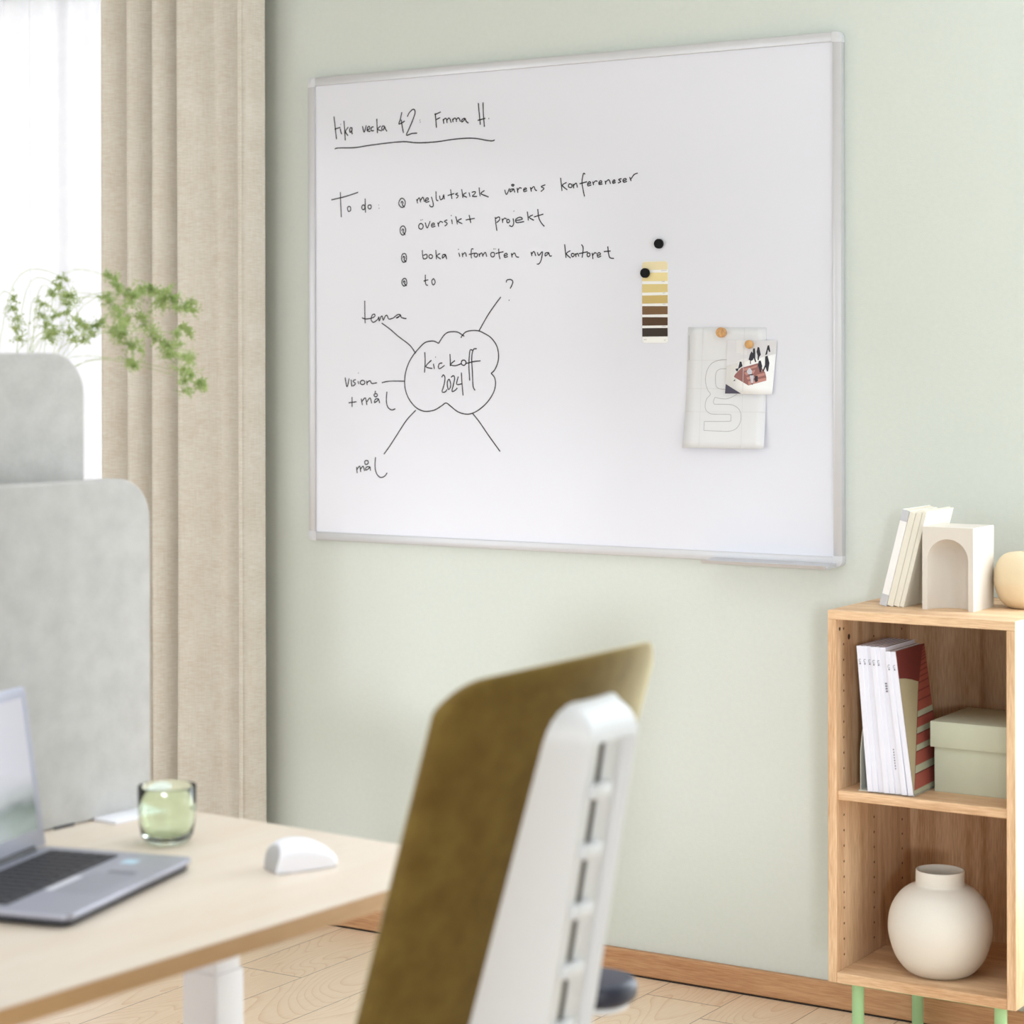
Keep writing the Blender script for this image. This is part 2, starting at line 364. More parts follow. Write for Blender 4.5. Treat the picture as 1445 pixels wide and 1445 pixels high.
# window in the front wall
bm = NB()
x0, x1, z0, z1 = W1
for (a, b_, c, d) in ((x0, x0+.06, z0, z1), (x1-.06, x1, z0, z1), (x0, x1, z0, z0+.06), (x0, x1, z1-.06, z1)): box(bm, a, b_, .05, .12, c, d, .004)
w = struct(obj('window_1', bm, M_white))
bm = NB(); box(bm, x0+.06, x1-.06, .082, .088, z0+.06, z1-.06); obj('window_pane', bm, M_pane, w)
bm = NB()
for (a, b_, c, d) in ((2.15, 2.20, .28, 2.42), (2.86, 2.91, .28, 2.42), (2.15, 2.91, .28, .33), (2.15, 2.91, 2.37, 2.42)): box(bm, a, b_, .05, .12, c, d, .004)
w2 = struct(obj('window_2', bm, M_white))
bm = NB(); box(bm, 2.20, 2.86, .082, .088, .33, 2.37); obj('window_pane', bm, M_pane, w2)
bm = NB(); box(bm, X0, 3.0, -.016, 0, 0.003, .06, .0025); struct(obj('baseboard_front', bm, M_base))
bm = NB(); box(bm, X0, 3.0, -.0175, 0, .0002, .003); struct(obj('trim_1', bm, M_gap))
# ------------------------------------------------------------------ curtains
def hang(name, path, z0, z1, mat, parent=None, nz=14, wob=.004, shift=None):
    bm = NB(); rows = []
    for k in range(nz+1):
        f = k/nz; z = z0+(z1-z0)*f
        rows.append([bm.verts.new((p[0]+wob*math.sin(p[0]*37+f*5)*(1-f)+(shift(i, p, f) if shift else 0), p[1]+wob*math.cos(p[0]*23+f*4)*(1-f), z)) for i, p in enumerate(path)])
    for A, B in zip(rows, rows[1:]):
        for i in range(len(A)-1): bm.faces.new((A[i], A[i+1], B[i+1], B[i]))
    o = obj(name, bm, mat, parent, smooth=60, keep=True)
    md = o.modifiers.new('cloth_thickness', 'SOLIDIFY'); md.thickness = .0012
    return o
ct = thing('linen_curtain', 'natural linen curtain hanging in deep folds beside the whiteboard', 'curtain', (0, 0, 0))
ridges = [-.640, -.547, -.457, -.371, -.163]
pl = []
for i, rx in enumerate(ridges):
    pl += [(rx+.012, -.086), (rx+.001, -.100), (rx+.004, -.110), (rx+.018, -.112)]
    nx = ridges[i+1] if i+1 < len(ridges) else None
    if nx is None: pl += [(-.148, -.108), (-.136, -.096), (-.124, -.076), (-.115, -.052)]
    elif nx-rx > .15: pl += [(rx+.05, -.100), (rx+.09, -.080), (rx+.118, -.068), (rx+.130, -.074), (rx+.15, -.074), (rx+.175, -.062), (nx+.002, -.044), (nx+.010, -.046), (nx+.013, -.068)]
    else: pl += [(rx+.045, -.092), (nx-.02, -.066), (nx+.003, -.048), (nx+.011, -.056), (nx+.013, -.072)]
pl2 = [(p.x, p.y) for p in catmull([(a, b_, 0) for a, b_ in pl], 5)]
lin_o = hang('curtain_panel', pl2, .012, 2.655, M_linen, ct, wob=.003,
     shift=lambda i, p, f: -.030*max(0, min(1, (f-.42)/.5))*max(0, 1-abs(p[0]+.236)/.075))
bm = NB(); box(bm, -2.2, -.03, -.10, -.06, 2.655, 2.7, .002); cr = obj('curtain_track', bm, M_white); tag(cr, 'white ceiling curtain track above the window', 'curtain track')
sp_ = []
x = -2.095
k = 0
while x < -.61:
    sp_.append((x, .018+.018*(1 if k % 2 else -1)*(0.6+.4*math.sin(k*1.7)))); x += (.052, .03, .07, .04, .06)[k % 5]*.9; k += 1
sp2 = [(p.x, p.y) for p in catmull([(a, b_, 0) for a, b_ in sp_], 5)]
sheer = hang('sheer_curtain', sp2, .125, 2.575, M_sheer, wob=.002); tag(sheer, 'sheer white voile curtain across the bright window', 'curtain')
# ------------------------------------------------------------------ whiteboard (board frame coordinates: x from its left edge, z from its bottom edge)
D = json.loads(r'''{"head":[[[82,1096,85,1075,90,1037],[84,1063,103,1067],[102,1064,104,1055,107,1049],[103,1075,104,1074],[114,1083,116,1061,118,1032],[128,1066,119,1055,127,1044],[141,1062,135,1064,132,1057,134,1052,139,1057,140,1062,139,1053,141,1047]],[[173,1066,178,1050,185,1067],[188,1055,196,1058,194,1064,189,1061,188,1053,198,1051],[208,1062,202,1061,200,1053,209,1052],[218,1082,219,1063,220,1045],[230,1063,221,1055,234,1050],[243,1061,236,1062,233,1056,238,1052,243,1060,245,1054,250,1048]],[[296,1094,291,1075,287,1064,305,1071],[294,1075,297,1058,301,1041],[313,1081,319,1091,331,1099,337,1092,331,1075,318,1050,310,1035,327,1038,343,1038],[351,1071,352,1070],[352,1066,353,1065]],[[396,1081,415,1087],[398,1085,400,1067,402,1048],[399,1068,413,1073],[422,1069,424,1057],[422,1065,428,1070,432,1068,434,1058],[433,1065,439,1070,443,1067,446,1058],[450,1068,452,1059],[451,1064,456,1069,461,1066,462,1059],[462,1065,467,1069,471,1066,474,1059],[487,1067,479,1064,478,1058,485,1062,488,1066,491,1059,498,1054]],[[525,1059,548,1063],[527,1102,530,1074,533,1048],[541,1103,542,1073,545,1042],[557,1062,559,1061]],[[84,1012,96,1014,147,1012,189,1015,245,1018,300,1019,331,1015,358,1013,403,1013,447,1016,487,1017,518,1015,548,1009,567,1006,575,1008]]],"todo":[[[73,881,119,888,159,897],[102,900,103,872,105,835],[127,861,130,862,134,860,135,855,134,851,130,849,127,850,125,854,125,859,128,862],[172,863,176,864,179,862,180,858,179,854,176,852,172,853,170,857,171,861,173,864],[181,880,181,862,182,844],[192,863,196,863,199,862,200,858,199,855,196,853,192,854,190,857,190,861,193,863]],[[223,862,224,862],[224,854,225,853]]],"rows":[[[290,874,296,876,302,873,306,867,305,859,301,854,295,853,289,857,286,863,288,870,293,875],[293,863,295,868,299,865,297,860,299,857,304,853]],[[341,872,344,861],[342,867,349,875,353,863],[353,868,360,876,365,864],[368,867,377,870,374,874,368,870,370,863,380,865],[386,876,391,861,391,852,384,851,380,856],[400,889,401,868,407,866],[411,878,413,868,420,870,423,880,425,868],[435,877,455,881],[444,892,446,878,448,868],[466,882,459,879,467,875,461,869],[477,891,479,881,481,869],[491,882,481,876,493,870],[499,882,502,871],[507,882,518,883,516,878,509,872,523,871],[529,893,530,881,532,871],[545,885,534,878,544,873,557,868]],[[604,884,609,872,618,887],[630,885,621,884,620,878,627,882,630,885,633,876],[626,896,628,896,631,895,630,893,628,892,625,893,624,895,626,896],[640,887,642,875],[641,880,647,887,653,885],[659,881,667,883,664,886,659,883,660,877,669,879],[678,887,681,876],[679,881,688,888,692,880,697,878],[721,891,709,887,717,882,708,875]],[[764,906,766,891,768,874],[781,894,769,887,783,876],[788,890,791,890,794,889,796,885,795,882,792,881,788,882,786,884,787,888,789,890],[799,890,801,879],[800,885,808,891,811,880],[817,889,838,893],[833,911,828,913,824,893,827,875,831,858],[840,887,848,889,845,893,840,889,841,883,850,885],[854,893,856,884],[855,888,862,894,867,892],[871,888,879,890,876,894,871,890,872,885,881,886],[888,893,890,884],[889,889,898,895,903,885],[909,889,915,891,913,894,909,891,910,886,917,888],[933,896,925,894,931,889,923,886],[937,890,946,893,943,896,937,893,939,887,948,889],[955,899,959,889],[958,893,967,904,977,907]],[[293,804,299,806,304,803,307,797,306,790,302,784,297,783,292,787,290,793,291,801,295,805],[295,793,297,798,301,796,299,790,301,788,306,783]],[[350,809,355,810,359,807,361,803,359,798,355,796,350,797,347,801,348,806,351,810],[353,819,355,818],[358,820,359,819],[367,812,373,798,382,815],[386,804,395,806,392,810,386,806,388,800,398,802],[405,811,408,800],[407,806,413,813,421,810],[434,816,425,813,434,807,426,801],[445,827,447,826],[447,817,449,805],[459,824,462,814,464,804],[477,818,465,812,479,805],[489,814,516,817],[499,826,502,815,504,806]],[[576,818,578,801,581,784],[577,814,587,818,589,811,580,804],[596,814,598,803],[597,808,603,814,609,812],[611,810,614,811,617,809,618,807,617,804,614,803,611,803,610,806,610,809,612,810],[628,813,630,801,625,793,617,796],[630,831,631,830],[636,807,655,810,648,815,636,810,639,802,660,804],[669,828,671,816,672,806],[685,819,674,814,688,806],[688,814,715,820],[699,833,702,812,709,799,718,790]],[[297,734,302,736,307,734,309,728,309,720,305,715,300,714,296,717,294,724,295,731,299,736],[299,724,300,729,304,726,302,721,304,718,309,714]],[[358,743,359,729,362,721,372,723,371,732,361,729],[380,730,384,731,388,729,389,726,388,723,385,721,381,722,378,725,379,729,382,731],[399,742,401,719],[412,733,402,727,414,719],[428,730,420,729,419,721,427,727,428,730,432,718]],[[466,742,468,741],[468,733,470,728,471,723],[478,733,480,722],[479,727,487,733,491,723],[498,728,515,731],[512,741,506,741,505,727,506,718],[516,730,519,731,523,729,524,726,523,723,520,721,516,722,514,725,515,728,517,731],[528,730,530,721],[529,725,536,731,540,721],[540,725,547,732,551,721],[565,731,569,731,573,730,574,726,573,722,569,720,565,721,563,724,563,728,566,731],[571,740,573,739],[576,740,577,739],[577,728,600,732],[586,740,587,725,590,714],[602,722,611,724,608,728,602,724,604,718,613,720],[623,728,625,717],[624,722,632,728,637,719,645,717]],[[680,729,682,719],[681,723,688,730,693,719],[698,728,702,720,712,729,709,710,703,700,696,699],[730,726,721,725,720,718,728,723,730,726,733,718,739,718]],[[775,745,777,729,779,712],[791,729,780,722,792,711],[795,722,798,722,801,721,802,718,801,716,798,714,796,715,794,717,794,720,796,722],[805,722,807,713],[806,718,811,722,815,714],[815,721,840,725],[822,743,827,734,824,711],[839,722,842,722,845,721,846,718,845,715,842,713,839,714,838,717,838,720,840,722],[852,722,854,707],[853,715,859,722,864,720],[866,715,875,718,871,722,866,718,868,711,877,714],[884,724,903,725],[895,736,897,719,901,709,912,707]],[[298,671,303,673,308,671,310,665,310,659,306,655,301,654,297,657,295,662,296,668,300,672],[300,662,301,667,305,664,303,660,305,658,310,654]],[[362,665,376,668],[367,681,367,666,369,656,375,654],[389,668,392,670,395,667,397,662,395,657,392,655,389,656,387,661,387,666,390,669]]],"mind":[[[592,621,574,601,552,574,527,537],[232,561,258,545,286,525,319,504,337,483],[407,508,395,513,384,514,365,510,347,496,328,477,314,456,305,431,303,404,309,381,321,362,339,346,360,338,379,338,397,342,416,352,429,359,443,351,461,339,479,333,498,332,520,339,543,354,560,371,572,390,576,408,573,423,563,433],[563,433,574,442,583,461,585,480,579,502,563,521,543,532,527,538,507,539,489,536,478,527,474,521],[407,508,421,526,434,535,450,537,466,535,484,525],[478,465,483,466,487,464,489,460,487,455,483,453,478,454,475,458,476,463,479,466],[435,416,438,418,441,414,443,406,442,398,438,393,435,395,433,403,433,411,436,417],[232,409,257,413,304,413],[337,340,309,315,281,280,257,249,238,227],[507,335,529,312,556,279,589,241]],[[365,486,366,461,364,435],[385,466,368,450,388,445],[391,457,394,444],[397,474,398,473],[418,459,409,457,406,448,411,445,425,453],[441,481,442,465,442,451],[456,465,443,455,457,452,475,457],[508,490,501,490,498,465,498,442,500,415],[521,494,511,492,506,472,508,435,510,401,516,391],[487,457,511,462,532,464],[416,423,421,429,426,422,423,404,417,387,427,387,432,393],[444,423,451,427,455,421,451,404,447,388,457,391,463,397],[466,425,461,406,476,407],[475,435,477,408,480,378]],[[608,656,610,662,621,663,627,658,624,649,619,641],[615,613,617,612]],[[179,619,179,590,180,561],[170,575,182,572,201,574,211,579,209,584,202,581,199,570,206,563,219,570,223,577,224,566,230,577,234,578,237,568,243,578,249,580,254,571,267,573,277,579,283,582,290,581,284,575,277,573,286,577,291,580,294,574,309,571]],[[116,422,122,398,129,420],[135,417,137,399],[150,417,141,413,149,406,140,400],[157,413,159,405],[158,434,159,433],[167,414,172,415,177,413,179,409,177,406,172,404,167,405,164,408,165,412,169,414],[184,414,186,403],[185,409,195,414,201,407,217,409]],[[138,372,138,346],[127,357,152,360]],[[167,368,171,352],[170,361,180,370,185,352],[185,360,195,370,200,356],[222,368,212,367,209,358,218,363,222,367,225,357],[210,380,213,381,217,380,218,377,217,375,214,373,210,374,208,376,208,379,211,381],[210,383,213,388],[248,386,246,365,250,348,262,340,274,343]],[[152,193,154,177],[154,187,162,195,165,180],[165,188,173,195,177,183],[194,194,183,193,181,185,191,190,194,194,196,184],[180,209,184,210,188,209,189,205,188,202,184,200,180,200,178,204,178,207,181,210],[212,219,210,198,214,179,226,168,240,171,248,180]]],"paper":{"corners":[1111,541,1312,538,1310,261,1101,260],"lines":[[1150,538,1145,262],[1257,537,1253,261],[1107,464,1213,464],[1106,398,1213,398],[1103,344,1310,345],[1113,522,1113,464],[1213,465,1192,464,1173,457,1161,442,1156,423,1157,409,1162,395,1169,385,1160,375,1156,361,1158,349,1168,341,1181,339,1218,339,1223,336,1223,327,1218,323,1155,322],[1155,322,1155,301],[1155,301,1197,300,1218,300,1236,305,1247,319,1249,336,1244,350,1231,359,1215,362,1180,362],[1180,362,1177,368,1181,378],[1181,378,1197,375,1213,375,1229,381,1239,388,1250,409,1250,433,1239,454,1213,465],[1212,444,1197,444,1186,439,1182,428,1182,411,1186,401,1197,397,1212,397,1223,402,1227,421,1224,438,1212,444]]},"card":{"corners":[1213,510,1339,509,1329,385,1210,387],"wall":[1213,510,1339,509,1337,478,1212,451],"pane":[1237,510,1264,509,1264,463,1237,457],"tri":[1211,409,1251,387,1210,387],"stair":[1232,427,1235,432,1250,446,1293,457,1295,450,1310,436,1314,424,1314,417,1269,406,1232,425],"front":[[1254,444,1293,453,1294,449,1257,439],[1257,435,1299,445,1303,439,1263,429],[1263,424,1309,435,1310,429,1267,419],[1268,415,1314,424,1314,417,1269,407]],"fig":[[1268,465,1271,476,1275,484,1280,479,1279,464,1274,462,1274,455,1272,455,1272,463],[1279,490,1284,491,1285,480,1285,468,1288,460,1285,459,1281,469,1279,464],[1288,483,1291,494,1295,493,1297,483,1299,476,1295,471,1294,464,1291,464,1291,474],[1235,444,1242,445,1244,454,1246,461,1250,460,1253,450,1243,444,1241,438,1237,439],[1292,452,1294,462,1299,463,1303,450,1300,436,1297,436,1295,444],[1316,497,1320,498,1323,483,1320,482,1317,488,1315,477,1310,475,1313,486],[1310,472,1316,474,1321,457,1316,460,1316,449,1318,438,1315,438,1312,449,1307,438,1304,439,1310,453],[1268,431,1280,432,1278,429,1270,429],[1285,428,1292,428,1293,416,1287,413,1284,419],[1276,411,1280,410,1280,407,1278,408],[1230,416,1235,420,1235,416]],"wfig":[[1264,439,1271,447,1278,439,1277,432,1270,431,1266,433],[1272,429,1282,429,1281,412,1276,411,1274,420]]},"sw":{"corners":[989,697,1058,696,1058,505,989,504],"bands":[[989,696,1057,695,1057,677,989,678],[989,671,1057,670,1057,650,989,651],[989,644,1057,643,1057,624,989,624],[989,617,1057,617,1057,598,989,598],[989,592,1057,591,1057,572,989,572],[989,566,1057,565,1057,546,989,546],[989,540,1057,540,1057,520,989,520]],"marks":[[993,513,1001,513],[1047,511,1052,512],[1040,675,1055,675],[1042,649,1050,649],[1044,622,1051,622],[1044,596,1051,596],[1041,544,1052,544]]},"mag":[[1035,738],[999,670],[1200,528],[1272,500]]}''')
BZ = .995
wb = thing('whiteboard', 'large white writing board in a thin silver frame on the green wall', 'whiteboard', (0, 0, BZ))
bm = NB(); box(bm, .015, 1.485, -.0150, -.001, .015, 1.185); obj('writing_surface', bm, M_board, wb)
def rail(pts): bm = NB(); box(bm, *pts, .0018, 2); return obj('frame_rail', bm, M_alu, wb, 40)
rail((.021, 1.479, -.020, 0, 1.178, 1.1995)); rail((.021, 1.479, -.020, 0, .0005, .022))
rail((.0005, .022, -.020, 0, .021, 1.179)); rail((1.478, 1.4995, -.020, 0, .021, 1.179))
for (a, c, r4) in ((0, 0, (.012, 0, 0, 0)), (1.476, 0, (0, .012, 0, 0)), (0, 1.176, (0, 0, 0, .012)), (1.476, 1.176, (0, 0, .012, 0))):
    bm = NB(); prism(bm, rrect(a, a+.024, c, c+.024, r4, 5), 'y', -.0208, 0, .0012)
    # raised quarter ring on the cap
    cx, cz = a+.012, c+.012
    ox, oz = (a+.004 if a < .5 else a+.020), (c+.004 if c < .5 else c+.020)
    sx, sz = (1 if a < .5 else -1), (1 if c < .5 else -1)
    tube(bm, [(ox+sx*.010*math.cos(u*.314), -.0208, oz+sz*.010*math.sin(u*.314)) for u in range(6)], .0007, 6)
    obj('frame_corner', bm, M_corner, wb, 40)
bm = NB()
prism(bm, [(-.0202, .008), (-.078, .002), (-.082, .006), (-.0835, .006), (-.079, -.0015), (-.0202, -.0015)], 'x', 1.178, 1.486)
obj('pen_tray', bm, M_alu, wb)
def ribbons(bm, strokes, w, y, mat=0, smooth=True):
    for s in strokes:
        pts = [Vector((s[i]/1000, 0, s[i+1]/1000)) for i in range(0, len(s), 2)]
        if smooth: pts = catmull(pts, 4)
        L_, R_ = [], []
        for i, p in enumerate(pts):
            d = pts[min(i+1, len(pts)-1)]-pts[max(0, i-1)]
            if d.length < 1e-6: d = Vector((1, 0, 0))
            d.normalize(); nrm = Vector((-d.z, 0, d.x))
            hw = w/2*(.85+.3*(random.random()*.5+.25))
            L_.append(bm.verts.new((p.x+nrm.x*hw, y, p.z+nrm.z*hw))); R_.append(bm.verts.new((p.x-nrm.x*hw, y, p.z-nrm.z*hw)))
        for i in range(len(pts)-1):
            f = bm.faces.new((L_[i], L_[i+1], R_[i+1], R_[i])); f.material_index = mat
    return bm
for r_ in D['head']: obj('heading_word', ribbons(NB(), r_, .0032, -.0154), M_ink, wb)
for r_ in D['todo']: obj('list_title_word', ribbons(NB(), r_, .0030, -.0154), M_ink, wb)
for r_ in D['rows']: obj('list_word', ribbons(NB(), r_, .0029, -.0154), M_ink, wb)
for nm, r_ in zip(('mind_map_cloud', 'mind_map_title', 'mind_map_question', 'mind_map_word', 'mind_map_word', 'plus_sign', 'mind_map_word', 'mind_map_word'), D['mind']): obj(nm, ribbons(NB(), r_, .0030, -.0154), M_ink, wb)
# ------------------------------------------------------------------ things held on the board
def facing_poly(bm, pts, y, mat=0):
    v = [bm.verts.new((pts[i]/1000, y, pts[i+1]/1000)) for i in range(0, len(pts), 2)]
    f = bm.faces.new(v); f.material_index = mat
def pairs(l): return [(l[i]/1000, l[i+1]/1000) for i in range(0, len(l), 2)]
# paper sheet, its bottom edge lifting off the board
c4 = pairs(D['paper']['corners'])
def bil(u, v): # u right, v down
    (ax, az), (bx, bz), (cx, cz), (dx, dz) = c4
    tx, tz = ax+(bx-ax)*u, az+(bz-az)*u; ux, uz = dx+(cx-dx)*u, dz+(cz-dz)*u
    return tx+(ux-tx)*v, tz+(uz-tz)*v
def sheet_y(z):
    f = max(0, min(1, (.42-z)/.16)); return -.0160-.013*f*f
bm = NB(); g = [[None]*9 for _ in range(17)]
for j in range(17):
    for i in range(9):
        x_, z_ = bil(i/8, j/16); g[j][i] = bm.verts.new((x_, sheet_y(z_), z_))
for j in range(16):
    for i in range(8): bm.faces.new((g[j][i], g[j][i+1], g[j+1][i+1], g[j+1][i]))
ps = thing('type_drawing_sheet', 'thin white sheet with a faint outlined letter, under the cork magnet', 'paper', (0, 0, BZ))
o = obj('sheet', bm, M_paper, ps, 60, keep=True); md = o.modifiers.new('paper_thickness', 'SOLIDIFY'); md.thickness = .0002; md.offset = 0
def on_sheet(strokes, w):
    b2 = ribbons(NB(), strokes, w, 0)
    for v in b2.verts: v.co.y = sheet_y(v.co.z)-.0004
    return b2
obj('construction_lines', on_sheet(D['paper']['lines'][:5], .0010), M_faint, ps)
obj('letter_outline', on_sheet(D['paper']['lines'][5:], .0012), M_pencil, ps)
# colour swatch card
sw = thing('colour_swatch_card', 'narrow paint swatch card stepping from cream to dark brown', 'swatch card', (0, 0, BZ))
q = pairs(D['sw']['corners']); bm = NB()
prism(bm, rrect(q[0][0], q[1][0], q[2][1], q[0][1], .008, 5), 'y', -.0164, -.0152); obj('card', bm, plain('swatch_card_white', (246, 246, 244), .6), sw)
bandc = [(236, 222, 180), (238, 220, 160), (222, 202, 138), (204, 178, 110), (118, 86, 52), (78, 50, 18), (46, 32, 18)]
for i, (b_, cc) in enumerate(zip(D['sw']['bands'], bandc)):
    bm = NB()
    if i == 0:
        P_ = pairs(b_); prism(bm, rrect(P_[0][0], P_[1][0], P_[2][1], q[0][1]-.0004, (0, 0, .0075, .0075), 5), 'y', -.0166, -.0163)
    else: facing_poly(bm, b_, -.0167)
    o = obj('colour_band', bm, plain('swatch_colour', cc, .6, var=.01), sw); o['label'] = ['palest cream band', 'pale yellow band', 'straw yellow band', 'ochre band', 'mid brown band', 'dark brown band', 'near black brown band'][i]
for mk in D['sw']['marks']: obj('tiny_print', ribbons(NB(), [mk], .0022, -.0168, smooth=False), M_faint, sw)
# picture card
pc = thing('picture_card', 'square picture card of black figures on pink steps, over the paper sheet', 'picture card', (0, 0, BZ))
C_ = D['card']; c5 = pairs(C_['corners']); bm = NB()
def card_y(z): f = max(0, (.51-z)/.125); return -.0175-.006*f*f
bm = NB(); rows = []
for j in range(9):
    v = j/8; rows.append([])
    for i in (0, 1):
        a_, d_ = (c5[0], c5[3]) if i == 0 else (c5[1], c5[2]); z_ = a_[1]+(d_[1]-a_[1])*v; rows[-1].append(bm.verts.new((a_[0]+(d_[0]-a_[0])*v, card_y(z_), z_)))
for A, B in zip(rows, rows[1:]): bm.faces.new((A[0], A[1], B[1], B[0]))
o = obj('card', bm, plain('picture_card_white', (247, 247, 248), .5), pc, 60, keep=True); md = o.modifiers.new('card_thickness', 'SOLIDIFY'); md.thickness = .0005; md.offset = 0
bm = NB(); lay = [(C_['wall'], 0), (C_['pane'], 1), (C_['tri'], 2), (C_['stair'], 3)]+[(p, 4) for p in C_['front']]+[(p, 5) for p in C_['fig']]+[(p, 6) for p in C_['wfig']]
for k, (p, mi) in enumerate(lay): facing_poly(bm, p, -.0005-.00002*k, mi)
bmesh.ops.triangulate(bm, faces=bm.faces[:])
bmesh.ops.subdivide_edges(bm, edges=[e for e in bm.edges if abs(e.verts[0].co.z-e.verts[1].co.z) > .02], cuts=4)
for v in bm.verts: v.co.y += card_y(v.co.z)
obj('printed_picture', bm, [plain('picture_'+n_, c_, .5) for n_, c_ in (('grey_wall', (222, 221, 226)), ('pale_panel', (230, 229, 231)), ('shadow_corner', (72, 66, 86)), ('step_side', (152, 100, 96)), ('step_tread', (196, 140, 130)), ('black_figures', (34, 32, 48)), ('pale_figures', (206, 206, 216)))], pc)
def round_magnet(name, c, r, th, y0, mat, label, ball=False):
    bm = NB()
    R_ = Matrix.Translation((c[0]/1000, y0, BZ+c[1]/1000)) @ Matrix.Rotation(math.pi/2, 4, 'X')
    if ball: prof = [(0, 0), (r*.55, 0)]+[(r*math.sin(a), r*.62-r*.85*math.cos(a)) for a in [math.radians(60+d) for d in range(0, 120, 15)]]+[(0, r*.62+r*.85)]
    else: prof = [(0, 0), (r*.93, 0), (r, th*.12), (r, th*.85), (r*.95, th), (0, th)]
    lathe(bm, prof, 40, M=R_); o = obj(name, bm, mat, smooth=40); tag(o, label, 'magnet'); return o
mg = D['mag']
round_magnet('round_magnet', mg[0], .0115, .008, -.0152, M_black, 'round black magnet alone on the board above the swatch card')
round_magnet('round_magnet', mg[1], .0115, .008, -.0169, M_black, 'round black magnet pinning the top of the swatch card')
round_magnet('cork_magnet', mg[2], .0118, .012, -.0163, M_cork, 'round cork magnet holding the outlined letter sheet')
round_magnet('ball_magnet', mg[3], .0102, .012, -.0182, M_ballwood, 'small wooden ball magnet holding the picture card', ball=True)
# ------------------------------------------------------------------ bookshelf
SX, SW, SD = 1.6385, .3985, .4097
sh = thing('bookshelf', 'small oak bookcase with two compartments on green tube legs', 'bookcase', (SX, 0, 0))
TOP, BOT, TH = .9446, .1815, .0185
bm = NB(); box(bm, 0, SW, -SD, -.002, TOP-TH, TOP, .0008, 1); obj('top_panel', bm, M_oakx, sh)
def side(x0_, holes):
    bm = NB(); box(bm, x0_, x0_+TH, -SD, -.002, BOT, TOP-TH-.0003, .0008, 1)
    for y_ in (-.372, -.215, -.06):
        z_ = BOT+.05
        while z_ < TOP-.04:
            if abs(z_-.567) > .02:
                M_ = Matrix.Translation((x0_+(TH+.0004 if holes else -.0004), y_, z_)) @ Matrix.Rotation(math.pi/2, 4, 'Y')
                t_ = NB(); bmesh.ops.create_circle(t_, cap_ends=True, radius=.0026, segments=12); merge(bm, t_, M_, 1)
            z_ += .032
    if holes:
        for y_, z_, r_ in ((-.345, .884, .006), (-.392, .905, .004)):
            t_ = NB(); bmesh.ops.create_circle(t_, cap_ends=True, radius=r_, segments=16); merge(bm, t_, Matrix.Translation((x0_+TH+.0004, y_, z_)) @ Matrix.Rotation(math.pi/2, 4, 'Y'), 1)
    obj('side_panel', bm, [M_oakz, M_hole], sh, keep=True)
side(0, True); side(SW-TH, False)
bm = NB(); box(bm, TH+.0003, SW-TH-.0003, -SD, -.002, BOT, BOT+.021, .0008, 1); obj('bottom_panel', bm, M_oakx, sh)
bm = NB(); box(bm, TH+.0005, SW-TH-.0005, -SD+.006, -.012, .5555, .5745, .0008, 1); obj('middle_shelf', bm, M_oakx, sh)
bm = NB(); box(bm, TH, SW-TH, -.012, -.004, BOT+.021, TOP-TH); obj('back_panel', bm, M_oakz, sh)
for lx, ly in ((.055, -.385), (SW-.040, -.385), (.052, -.055), (SW-.040, -.055)):
    bm = NB(); lathe(bm, [(0, 0), (.0125, 0), (.0125, BOT-.004), (0, BOT-.004)], 24, (lx, ly)); obj('leg', bm, M_legs, sh, 40)
bm = NB()
for (a, b_, c, d) in ((.026, SW-.026, -.398, -.372), (.026, SW-.026, -.068, -.042), (.030, .055, -.372, -.068), (SW-.055, SW-.030, -.372, -.068)): box(bm, a, b_, c, d, BOT-.004, BOT)
obj('leg_frame', bm, M_legs, sh)
# ---- on top: arch block, leaning books, round vase
bm = NB()
ax, aw, ad, ah = 1.7985, .110, .119, .170
pts = []
def arch_out(cx, w, z0_, zt, n=20):
    r = w/2; return [(cx-r, z0_)]+[(cx-r*math.cos(math.pi*k/n), zt-r+r*math.sin(math.pi*k/n)) for k in range(n+1)]+[(cx+r, z0_)]
# outer box (open at the front), front face with an arch hole, concave niche behind it
t_ = NB(); cx = aw/2; arch = arch_out(cx, .088, 0, .146, 24)
outer = [(0, 0), (0, ah), (aw, ah), (aw, 0)]
va = [t_.verts.new((p[0], 0, p[1])) for p in arch]
vo = [t_.verts.new((p[0], 0, p[1])) for p in outer]
n_ = len(va); half = n_//2
t_.faces.new([vo[0], vo[1], va[half]]+va[half-1::-1] if False else [vo[0]]+va[:half+1]+[vo[1]])
t_.faces.new([vo[1], va[half], vo[2]])
t_.faces.new([vo[2]]+va[half:]+[vo[3]])
# niche: rows stepping back, each a scaled arch lying on a half-cylinder floor plan
def niche(p): # depth by lateral position (half cylinder) and dome at the top
    r = .044; dx = (p[0]-cx)/r
    return p
rows = [va]
NR = 8
for k in range(1, NR+1):
    f = math.sin(.5*math.pi*k/NR); s_ = math.cos(.5*math.pi*k/NR)
    zc = .146-.044
    row = []
    for p in arch:
        zz = p[1]
        row.append(t_.verts.new((cx+(p[0]-cx)*s_, .052*f, zz if zz <= zc+1e-6 else zc+(zz-zc)*(.25+.75*s_))))
    rows.append(row)
for A, B in zip(rows, rows[1:]):
    for i in range(n_-1): t_.faces.new((A[i], A[i+1], B[i+1], B[i]))
vb = [t_.verts.new((p[0], ad, p[1])) for p in outer]
t_.faces.new(vb)
for i in range(3): t_.faces.new((vo[i], vo[i+1], vb[i+1], vb[i]))
bmesh.ops.remove_doubles(t_, verts=t_.verts[:], dist=1e-6)
merge(bm, t_)
ab = obj('arch_bookend', bm, M_cream, smooth=35, loc=(ax, -.2945, TOP), keep=False); tag(ab, 'square cream bookend block with an arched niche on the bookcase', 'bookend')
